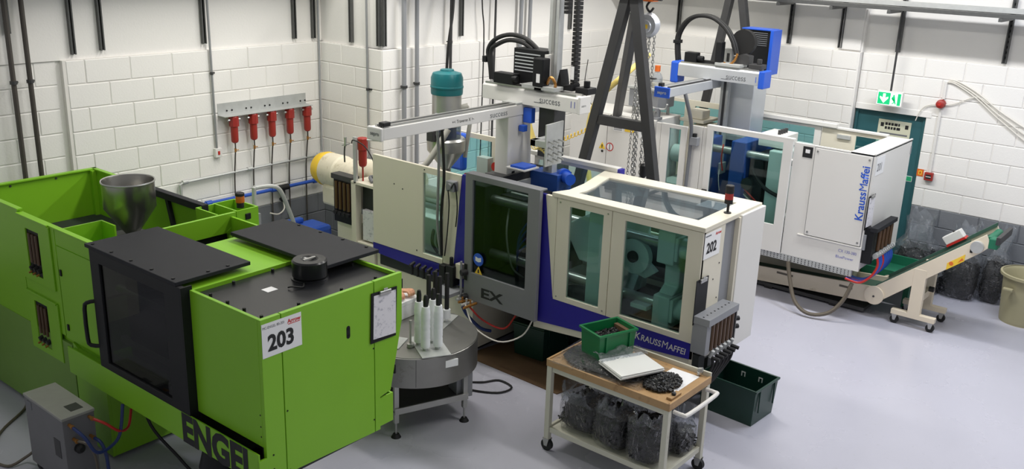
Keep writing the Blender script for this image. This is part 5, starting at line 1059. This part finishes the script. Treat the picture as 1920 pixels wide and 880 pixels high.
hb = thing('lifting_beam', 'galvanised lifting beam across the top of the gantry', 'beam', (0, 0, 0)); m = MB(); m.box(7.9, 11.3, 5.05, 5.13, 3.41, 3.43); m.box(7.9, 11.3, 5.05, 5.13, 3.53, 3.55); m.box(7.9, 11.3, 5.085, 5.095, 3.43, 3.53); m.build('i_section', 'galv', hb); box('cap_plate', 7.9, 8.1, 4.9, 5.25, 3.395, 3.41, 'galv', hb); box('cap_plate', 10.95, 11.15, 5.0, 5.65, 3.40, 3.41, 'galv', hb)
ho = thing('chain_hoist', 'grey chain hoist with orange trolley hanging beside the gantry leg', 'hoist', (8.26, 5.03, 0))
box('trolley', -.06, .06, -.06, .06, 3.36, 3.50, 'orange', ho, .01); cyl('trolley_axle', (-.05, -.16, 3.39), (-.05, .1, 3.39), .015, 'dark_steel', ho)
tube('top_hook', [(0, 0, 3.37), (.0, .04, 3.31), (0, 0, 3.26), (0, -.04, 3.30)], .012, 'rubber', ho)
hd = MB().lathe((0, 0, 3.13), [(.05, .06), (.105, .05), (.125, .0), (.105, -.05), (.05, -.06)], 28, 'x').build('housing', 'silver', ho, smooth=True); m = MB(); m.lathe((-.062, 0, 3.12), [(.0, -.01), (.06, -.01), (.065, .0), (.06, .01)], 24, 'x'); m.build('cover', 'silver', hd, smooth=True); box('cover_label', -.075, -.072, -.03, .03, 3.10, 3.14, 'yellow', hd, 0)
def chain(name, pts, parent, s=1.0, m='steel'):
    mb = MB(); P = smooth_pts(pts, 8); L = [0]
    for i in range(1, len(P)): L.append(L[-1]+(P[i]-P[i-1]).length)
    step = .028*s; k = 0; d = 0; i = 0
    while d < L[-1]:
        while i < len(P)-2 and L[i+1] < d: i += 1
        t = (d-L[i])/max(1e-6, L[i+1]-L[i]); c = P[i].lerp(P[i+1], t); z = (P[i+1]-P[i]).normalized(); a = z.orthogonal().normalized(); b2 = z.cross(a)
        n = a if k % 2 else b2
        ring = [c+z*(.02*s*math.cos(q))+n*(.011*s*math.sin(q)) for q in [2*math.pi*j/8 for j in range(8)]]
        mb.tube(ring+[ring[0]], .0042*s, 5, 0, cap=False); d += step; k += 1
    return mb.build(name, m, parent, smooth=True)
chain('lift_chain', [(0, -.02, 3.02), (0, -.02, 2.6), (.0, -.03, 1.55)], ho, 1.25); chain('lift_chain', [(0, -.075, 3.02), (0, -.08, 2.5), (.0, -.07, 1.72)], ho, 1.1)
chain('hand_chain', [(0, .10, 2.9), (0, .11, 2.2), (0, .13, 1.4)], ho, .9); chain('hand_chain', [(0, .02, 3.0), (-.02, .035, 2.4), (0, .04, 1.62), (0, .055, 1.56), (0, .07, 1.62), (0, .065, 2.6), (0, .04, 3.0)], ho, 1.2)
bh = MB().lathe((0, -.07, 0), [(.015, 1.72), (.04, 1.70), (.04, 1.60), (.02, 1.57)], 14).build('hook_block', 'rubber', ho, smooth=True); tube('hook', [(0, -.07, 1.57), (0, -.07, 1.5), (0, -.03, 1.45), (0, -.08, 1.41), (0, -.12, 1.45)], .013, 'dark_steel', bh)
box('load_plate', -.02, .02, -.13, -.01, 2.60, 2.615, 'dark_steel', ho); chain('tail_chain', [(0, -.08, 1.42), (0, -.08, 1.15)], ho, .9)
# yellow air hose and coil
tag(tube('air_hose', [(9.9, 6.0, 2.62), (9.3, 5.96, 2.42), (9.3, 6.14, 2.26), (9.3, 6.31, 2.08), (9.3, 6.385, 1.875), (9.3, 6.40, 1.7), (9.3, 6.38, 1.3), (9.3, 6.3, .9)], .033, 'hose_yellow', n=10), 'thick pale yellow hose drooping behind the gantry leg', 'hose')
hx = [(7.75+.0*k+.03*math.cos(k*.9)+k*.0068, 5.25+.0*k+.02*math.sin(k*.9)+k*.0052, 2.06+.04*math.sin(k*.9)+k*.0028) for k in range(64)]
hx = [(7.8+.02*math.cos(k*.75), 5.72-k*.0051, 1.905+k*.0026+.022*math.sin(k*.75)) for k in range(64)]
tag(tube('coiled_hose', [(x, y, z) for x, y, z in hx], .005, 'yellow', n=6, sm=2), 'coiled yellow air line stretched between robot and gantry leg', 'hose')
tag(tube('signal_cable', [(10.9, YB-.08, 2.32), (9.9, 6.9, 2.05), (9.0, 6.0, 1.98), (8.1, 5.3, 2.2)], .006, 'rubber'), 'thin black cable sloping behind the gantry', 'cable')
# ================================================================== conveyor at 201
CV = thing('conveyor', 'cream inclined belt conveyor on a wheeled stand under the white machine', 'conveyor', (10.36, 3.0, 0))
def side(x):
    return MB().prism([(1.6, .07), (1.6, .25), (.02, .36), (-1.0, 1.20), (-1.06, 1.09), (-.98, 1.0), (-.02, .175), (.1, .165)], 'x', x-.012, x+.012).build('side_frame', 'conv_cream', CV, bevel=.003)
side(-.22); side(.22)
m = MB(); m.prism([(1.6, .10), (1.6, .20), (.0, .30), (-.98, 1.13), (-1.0, 1.08), (-.02, .22)], 'x', -.205, .205); m.build('belt', 'belt_green', CV)
MB().prism([(.0, .36), (-1.0, 1.20), (-1.0, 1.24), (.0, .40)], 'x', .19, .225).build('belt_guide', 'belt_green', CV); MB().prism([(.0, .36), (-.86, 1.08), (-.86, 1.11), (.0, .39)], 'x', -.225, -.20).build('belt_guide', 'belt_green', CV)
for x in (-.245, .245): cyl('pivot_disc', (x-.012, 0.0, .27), (x+.012, 0.0, .27), .105, 'conv_cream', CV, n=28)
cyl('pivot_bolt', (-.262, 0, .26), (-.255, 0, .26), .012, 'dark_steel', CV, n=8)
cyl('drive_roller', (-.2, -1.03, 1.13), (.2, -1.03, 1.13), .045, 'motor_green', CV); mt = MB().cyl((-.28, -.94, 1.06), (-.232, -.94, 1.06), .062, n=20).build('drive_motor', 'galv', CV, smooth=True)
m = MB(); m.box(-.235, -.10, -1.12, -1.03, 1.06, 1.17); m.build('gearbox', 'motor_green', CV, bevel=.01)
box('end_bracket', -.26, .26, -1.14, -1.10, 1.12, 1.20, 'dark_steel', CV, .004); box('side_slot', -.236, -.232, -.90, -.875, .98, 1.05, 'black', CV, 0)
wl_ = MB().prism([(-.68, .74), (-.84, .875), (-.84, .95), (-.68, .815)], 'x', -.2345, -.232).build('warning_label', 'yellow', CV); MB().prism([(-.78, .845), (-.83, .885), (-.815, .905)], 'x', -.236, -.2346).build('symbol', 'orange', wl_); MB().cyl((-.236, -.72, .82), (-.2346, -.72, .82), .022, n=12).build('symbol', 'orange', wl_)
for x in (-.2, .2):
    box('column', x-.035, x+.035, -.50, -.37, .16, .68, 'conv_cream', CV, .004); box('inner_column', x-.026, x+.026, -.475, -.395, .12, .4, 'silver', CV, .002)
    br = box('foot_bar', x-.035, x+.035, -.66, -.20, .11, .165, 'conv_cream', CV, .003)
    for y in (-.62, -.24):
        cs = MB().cyl((x-.016, y, .045), (x+.016, y, .045), .045, n=18).build('castor', 'rubber', CV, smooth=True); MB().prism([(y-.03, .11), (y+.03, .11), (y+.012, .04), (y-.012, .04)], 'x', x-.024, x-.018).build('fork', 'steel', cs); MB().prism([(y-.03, .11), (y+.03, .11), (y+.012, .04), (y-.012, .04)], 'x', x+.018, x+.024).build('fork', 'steel', cs)
box('tie_beam', -.2, .2, -.47, -.40, .28, .36, 'conv_cream', CV); cyl('adjust_knob', (-.02, -.5, .42), (-.02, -.55, .42), .03, 'rubber', CV)
box('under_frame', -.2, .2, .1, 1.5, .03, .07, 'dark_steel', CV, 0)
for y in (.4, 1.2): box('under_foot', -.2, .2, y, y+.1, 0, .03, 'rubber', CV, 0)
box('wear_plate', -.234, -.2325, .25, .4, .265, .29, 'hose_brown', CV, 0); box('wear_plate', -.234, -.2325, .95, 1.15, .23, .255, 'hose_brown', CV, 0)
cbx = thing('switch_box', 'white and red switch box on top of the conveyor', 'switch box', (10.52, 2.38, .96)); 
m = MB(); m.hexa([(0, -.09, .06), (.1, -.09, .06), (.1, .07, -.07), (0, .07, -.07), (0, -.03, .13), (.1, -.03, .13), (.1, .13, 0), (0, .13, 0)]); m.build('housing', 'robot_white', cbx, bevel=.006); m = MB(); m.hexa([(-.004, -.115, .05), (.104, -.115, .05), (.104, .06, -.092), (-.004, .06, -.092), (-.004, -.09, .06), (.104, -.09, .06), (.104, .07, -.07), (-.004, .07, -.07)]); m.build('red_base', 'red', cbx)
box('button', .03, .06, .02, .04, .08, .095, 'rubber', cbx, .002)
# green drip tray under 201
tag(MB().panel('z', 10.64, 11.3, 2.72, 3.35, [(10.67, 11.27, 2.75, 3.32)], 0.30, .42).box(10.65, 11.29, 2.73, 3.34, .29, .31).box(10.7, 10.76, 2.8, 2.86, 0, .3).box(11.2, 11.26, 2.8, 2.86, 0, .3).box(10.7, 10.76, 3.2, 3.26, 0, .3).box(11.2, 11.26, 3.2, 3.26, 0, .3).build('parts_bin', 'motor_green'), 'shallow green tray standing behind the conveyor foot', 'tray')
# ================================================================== sacks and bin by the right wall
def pellets(name, fn, n, seed, m, parent, r=.011):
    rnd = random.Random(seed); mb = MB()
    for _ in range(n):
        p = Vector(fn(rnd)); d = Vector((rnd.uniform(-1, 1), rnd.uniform(-1, 1), rnd.uniform(-.35, .35))).normalized()*rnd.uniform(.010, .017)
        q = r*rnd.uniform(.8, 1.1); mb.cyl(p-d, p+d, q, q*.8, 7)
    return stuff(mb.build(name, m, parent, smooth=True))
def lump(m, rx, ry, rz, seed, flat=.12, n=14, k=20, amp=.10, sq=.6):
    rnd = random.Random(seed); ph = [rnd.uniform(0, 6.28) for _ in range(6)]
    vs = []
    for i in range(n+1):
        th = math.pi*i/n
        for j in range(k):
            t = 2*math.pi*j/k
            cx, sx = math.cos(t), math.sin(t)
            ex = abs(cx)**sq*math.copysign(1, cx); ey = abs(sx)**sq*math.copysign(1, sx)
            w = 1+amp*(math.sin(3*t+ph[0]+2*th)+.7*math.sin(5*t+ph[1]-3*th)+.5*math.sin(8*t+ph[2]+5*th))*.5
            z = -math.cos(th); z = max(z, -1+flat)
            rr = math.sin(th)**.55 if 0 < i < n else 0
            vs.append((rx*rr*ex*w, ry*rr*ey*w, (z+1-flat)*rz*(1 if z < 0 else w)))
    fs = [(i*k+j, i*k+(j+1) % k, (i+1)*k+(j+1) % k, (i+1)*k+j) for i in range(n) for j in range(k)]
    m.add(vs, fs); return m
def sack(label, p, rx, ry, rz, neck, seed, rot=0, lean=(0, 0), grp='clear sacks of black parts'):
    t = thing('parts_sack', label, 'bag', p, rot, grp)
    c = MB(); lump(c, rx*.965, ry*.965, rz, seed); c.build('contents', 'granule', t, smooth=True)
    vv = [v for v in c.v if v[2] > .03]; pellets('loose_parts', lambda r: tuple(q+r.uniform(-.012, .012) for q in r.choice(vv)), 260, seed, 'part_black', t, .007)
    rnd = random.Random(seed+50); f = MB(); n = 26
    H_ = [0, rz*.3, rz*.8, rz*1.3, rz*1.7, rz*1.95, rz*2.0+neck*.25, rz*2+neck*.6, rz*2+neck]
    W_ = [.93, 1.04, 1.05, 1.03, 1.0, .99, 1.0, 1.05, 1.12]
    vs = []
    for i, (h, w) in enumerate(zip(H_, W_)):
        for j in range(n):
            t2 = 2*math.pi*j/n; cx, sx = math.cos(t2), math.sin(t2)
            ex = abs(cx)**.6*math.copysign(1, cx); ey = abs(sx)**.6*math.copysign(1, sx)
            q = w*(1+rnd.uniform(-1, 1)*(.02 if i < 4 else .07 if i < 6 else .16)); up = max(0, h-rz*1.6)
            vs.append((rx*ex*q+lean[0]*up, ry*ey*q*(1 if i < 6 else .6)+lean[1]*up, h+rnd.uniform(-.02, .02)*(i > 3)+rnd.uniform(-.09, .05)*(i > 7)+.002))
    f.add(vs[:6*n], [(i*n+j, i*n+(j+1) % n, (i+1)*n+(j+1) % n, (i+1)*n+j) for i in range(5) for j in range(n)])
    f.build('film', 'film', t, smooth=True, ang=40)
    g2 = MB(); g2.add(vs[5*n:], [(i*n+j, i*n+(j+1) % n, (i+1)*n+(j+1) % n, (i+1)*n+j) for i in range(3) for j in range(n)]); g2.build('loose_neck', 'film_thick', t, smooth=True, ang=40); return t
sack('clear sack of black parts leaning at the wall behind the conveyor middle', (11.56, 3.02, 0), .22, .24, .27, .34, 1, .2, (.25, 0))
sack('clear sack of black parts behind the conveyor upper end', (11.58, 2.47, 0), .20, .19, .25, .36, 2, .1, (.22, .05))
sack('upright clear sack of black parts at the wall left of the bin', (11.66, 2.14, 0), .14, .13, .27, .34, 3, .1, (.2, -.1))
sack('small dark sack under the conveyor beside its stand', (11.48, 2.76, 0), .14, .1, .12, .06, 4, .0)
BN = thing('waste_bin', 'round olive plastic bin at the right wall', 'bin', (11.24, 1.70, 0))
MB().lathe_open((0, 0, 0), [(0, .02), (.235, .02), (.27, .52), (.285, .53), (.30, .545), (.297, .56), (.285, .56), (.262, .53), (.232, .0), (.0, .0)][::-1], 44).build('tub', 'bin_olive', BN, smooth=True)
MB().lathe_open((0, 0, 0), [(.285, .53), (.306, .535), (.306, .565), (.285, .568)], 44).build('rim', 'bin_olive', BN, smooth=True)
box('handle', -.30, -.25, .10, .2, .40, .43, 'bin_olive', BN, .008); box('handle', .05, .15, -.31, -.26, .42, .45, 'bin_olive', BN, .008)
# ================================================================== wheeled workbench in front of 202
CT = thing('work_trolley', 'wheeled trolley with worn wooden top in the foreground', 'trolley', (5.68, 3.41, 0))
box('wooden_top', -.31, .31, -.55, .55, .765, .795, 'wood', CT, .004)
box('edge_lip', -.312, -.295, -.55, .55, .745, .805, 'wood', CT, .003); box('edge_lip', .295, .312, -.55, .55, .745, .835, 'cart_paint', CT, .003); box('edge_lip', -.31, .31, -.552, -.535, .745, .805, 'wood', CT, .003); box('edge_lip', -.31, .31, .535, .552, .745, .805, 'wood', CT, .003)
for x in (-.285, .285):
    for y in (-.525, .525):
        lg = box('leg', x-.022, x+.022, y-.022, y+.022, .1, .765, 'cart_paint', CT, .003)
        cs = MB().cyl((x-.016, y, .05), (x+.016, y, .05), .05, n=20).build('castor', 'rubber', CT, smooth=True); MB().prism([(y-.03, .11), (y+.03, .11), (y+.014, .045), (y-.014, .045)], 'x', x-.026, x-.018).build('fork', 'steel', cs); MB().prism([(y-.03, .11), (y+.03, .11), (y+.014, .045), (y-.014, .045)], 'x', x+.018, x+.026).build('fork', 'steel', cs)
box('lower_shelf', -.285, .285, -.525, .525, .185, .20, 'cart_paint', CT, .002)
for x in (-.285, .285): box('shelf_rail', x-.012, x+.012, -.5, .5, .17, .215, 'cart_paint', CT, .002); box('top_rail', x-.012, x+.012, -.5, .5, .70, .75, 'cart_paint', CT, .002)
for y in (-.525, .525): box('shelf_rail', -.26, .26, y-.012, y+.012, .17, .215, 'cart_paint', CT, .002)
tube('push_handle', [(-.24, -.55, .72), (-.24, -.62, .72), (-.2, -.65, .72), (.2, -.65, .72), (.24, -.62, .72), (.24, -.55, .72)], .016, 'robot_white', CT, sm=3, n=10)
# green crate of black parts
GC = thing('parts_crate', 'bright green plastic crate of black parts on the trolley', 'crate', (5.735, 3.645, .822), math.radians(-19))
def crate(root, w, d, h, m, lip=.014, wall=.006, taper=.94, ribs=True):
    W, D, w2, d2 = w/2, d/2, w/2*taper, d/2*taper; mb = MB()
    def loop(a, b, z): return [(-a, -b, z), (a, -b, z), (a, b, z), (-a, b, z)]
    loops = [loop(w2, d2, 0), loop(W, D, h-.02), loop(W+lip, D+lip, h-.02), loop(W+lip, D+lip, h), loop(W-wall, D-wall, h), loop(w2-wall, d2-wall, wall)]
    vs = [p for l in loops for p in l]; fs = [(3, 2, 1, 0), (20, 21, 22, 23)]
    for i in range(5):
        for j in range(4): fs.append((i*4+j, i*4+(j+1) % 4, (i+1)*4+(j+1) % 4, (i+1)*4+j))
    mb.add(vs, fs); mb.build('shell', m, root, bevel=.004)
    if ribs:
        for s in (-1, 1):
            for q in (-.32, .32): box('rib', q*w-.006, q*w+.006, min(s*D, s*(D+.012)), max(s*D, s*(D+.012)), h*.35, h-.02, m, root, .001)
crate(GC, .35, .245, .235, 'crate_green')
box('card_insert', .13, .165, -.1, .1, .06, .2, 'cardboard', GC, 0)
lm = MB(); lump(lm, .15, .105, .085, 9, amp=.05); lm.build('parts_bed', 'part_black', GC, smooth=True)
pellets('black_parts', lambda r: (r.uniform(-.14, .13), r.uniform(-.095, .095), .155+r.uniform(-.012, .012)), 320, 3, 'part_black', GC)
# flat bag, pack of clear bags, heap of parts, paper
FB = thing('parts_bag', 'flat clear bag of black parts lying along the trolley top', 'bag', (5.62, 3.55, .796), math.radians(4))
c = MB(); lump(c, .215, .36, .026, 21, amp=.06); c.build('contents', 'granule', FB, smooth=True)
rnd = random.Random(4); f = MB(); nx, ny = 22, 30; vs = []
for j in range(ny+1):
    for i in range(nx+1):
        u = i/nx*2-1; v = j/ny*2-1; e = (1-abs(u)**4)*(1-abs(v)**4)
        vs.append((u*.245, v*.40, .004+.054*e+rnd.uniform(0, .010)*e**.3+(.02*max(0, v-.75)*4 if u > -.2 else 0)))
f.add(vs, [(j*(nx+1)+i, j*(nx+1)+i+1, (j+1)*(nx+1)+i+1, (j+1)*(nx+1)+i) for j in range(ny) for i in range(nx)]); f.build('film', 'film', FB, smooth=True, ang=20)
PK = thing('bag_pack', 'thick pack of folded clear bags lying on the parts bag', 'bag pack', (5.585, 3.325, .862), math.radians(-24))
m = MB()
for k in range(5): o_ = .004*((k*7) % 3-1); m.box(-.19+o_, .19+o_, -.155-o_, .155-o_, k*.007, k*.007+.0065)
m.build('bags', 'clear_pack', PK, bevel=.003)
rnd = random.Random(8); f = MB(); nx, ny = 14, 8; vs = []
for j in range(ny+1):
    for i in range(nx+1):
        u = i/nx; v = j/ny; vs.append((-.2+u*.42, .10+v*.16, .036+.04*math.sin(v*2.4)*(.6+.4*math.sin(u*9+v*3))+rnd.uniform(-.01, .01)))
f.add(vs, [(j*(nx+1)+i, j*(nx+1)+i+1, (j+1)*(nx+1)+i+1, (j+1)*(nx+1)+i) for j in range(ny) for i in range(nx)]); f.build('loose_film', 'film_thick', PK, smooth=True, ang=20)
HPp = tag(stuff(pellets('parts_heap', lambda r: (lambda a, q: (5.63+q*.165*math.cos(a), 3.075+q*.125*math.sin(a), .806+(1-q)*.05+r.uniform(0, .012)))(r.uniform(0, 6.283), math.sqrt(r.random())), 520, 5, 'part_black', None)), 'heap of small black moulded parts spilled on the trolley', 'parts')
tag(MB().box(5.58, 5.93, 2.93, 3.16, .7955, .797).build('paper_sheet', 'paper'), 'white paper sheet under the black parts on the trolley', 'paper')
tg = MB(); tg.box(5.44, 5.58, 2.885, 2.93, .797, .815); tag(tg.build('wood_scrap', 'wood', bevel=.003), 'small wooden block at the trolley front corner', 'block')
cl_ = thing('spring_clamp', 'small shiny clamp at the back right trolley corner', 'clamp', (5.95, 2.95, .798)); m = MB(); m.cyl((0, 0, 0), (0, 0, .05), .012, n=10); m.cyl((0, 0, .05), (.0, -.03, .06), .014, n=10); m.lathe((0, -.01, .03), [(.008, -.02), (.02, -.012), (.02, .012), (.008, .02)], 14, 'x'); m.build('jaw', 'steel', cl_, smooth=True)
tag(MB().lathe((5.50, 2.905, .816), [(.012, 0), (.018, .006), (.016, .02), (.004, .026)], 12).build('loose_part', 'part_black', smooth=True), 'single black part on the small wooden block', 'part')
# sacks on the lower shelf
sack('clear sack of black parts at the left end of the trolley shelf', (5.66, 3.73, .20), .22, .19, .13, .16, 31, .1, (0, .2), 'clear sacks on the trolley shelf')
sack('clear sack of black parts second from left on the trolley shelf', (5.60, 3.40, .20), .19, .16, .15, .10, 32, -.15, (.1, 0), 'clear sacks on the trolley shelf')
sack('fullest clear sack of black parts at the trolley shelf front', (5.58, 3.11, .20), .19, .15, .17, .10, 33, .2, (0, 0), 'clear sacks on the trolley shelf')
sack('small clear sack of black parts at the right end of the trolley shelf', (5.82, 3.0, .20), .12, .11, .10, .12, 34, .0, (0, 0), 'clear sacks on the trolley shelf')
# ================================================================== totes
def tote(label, p, rz, w, d, h, cut=True, cat='tote'):
    t = thing('tote', label, cat, p, rz, 'dark green totes'); crate(t, w, d, h, 'tote_green', .012, .006, .93)
    return t
TT = tote('empty dark green tote on the floor beside the cream machine', (7.08, 3.12, 0), math.radians(-3), .40, .54, .345)
for y in (-.11, .06): 
    q = MB(); q.box(.188, .1905, y-.02, y-.011, .24, .285); q.box(.188, .1905, y+.011, y+.02, .24, .285); q.box(.188, .1905, y-.011, y+.011, .276, .285); q.build('handle_slot', 'paper', TT)
T2 = tote('dark green lidded tote in the shadow under the cream machine', (6.86, 5.13, .012), math.radians(4), .5, .36, .33); box('lid', -.26, .26, -.19, .19, .33, .35, 'tote_green', T2, .006); box('lid_label', -.1, .12, -.08, .06, .35, .3515, 'ink_grey', T2, 0)
cdb = tag(MB().hexa([(6.21, 4.45, 0.0), (6.95, 4.3, 0.0), (7.0, 5.5, 0.0), (6.24, 5.6, 0.0), (6.21, 4.45, .01), (6.95, 4.3, .01), (7.0, 5.5, .01), (6.24, 5.6, .01)]).build('cardboard_sheet', 'cardboard'), 'brown cardboard sheet on the floor under the cream machine', 'cardboard')
# ================================================================== hand pump truck behind the green machine
HT = thing('pallet_truck', 'blue pallet truck with bent grey tube handle near the left wall', 'pallet truck')
tube('handle', [(5.31, 7.6, 1.1), (5.31, 7.6, 1.45), (5.335, 7.6, 1.478), (5.52, 7.6, 1.462), (5.62, 7.6, 1.40), (5.74, 7.65, 1.2), (5.86, 7.7, .95), (6.0, 7.85, .7)], .022, 'galv', HT, sm=3, n=10)
box('handle_post', 5.28, 5.35, 7.56, 7.64, .3, 1.22, 'mid_grey', HT, .004)
m = MB(); m.box(6.08, 6.5, 7.85, 8.2, .40, .80); m.build('hydraulic_body', 'hose_blue', HT, bevel=.05); box('cross_bar', 5.75, 6.3, 8.1, 8.18, .80, .86, 'hose_blue', HT, .02); box('warning_strip', 6.0, 6.15, 8.09, 8.10, .82, .85, 'paper', HT, 0)
for x in (6.08, 6.36): box('fork', x-.08, x+.08, 7.62, 7.95, .08, .14, 'hose_blue', HT, .01); cyl('fork_wheel', (x-.05, 7.7, .04), (x+.05, 7.7, .04), .04, 'rubber', HT)
box('mast', 6.15, 6.35, 7.95, 8.15, .14, .42, 'hose_blue', HT, .02); cyl('steer_wheel', (6.15, 8.15, .09), (6.35, 8.15, .09), .09, 'rubber', HT); box('base_bar', 5.28, 6.15, 7.9, 7.98, .14, .3, 'mid_grey', HT); box('base_foot', 5.26, 5.38, 7.56, 7.98, 0, .3, 'mid_grey', HT)
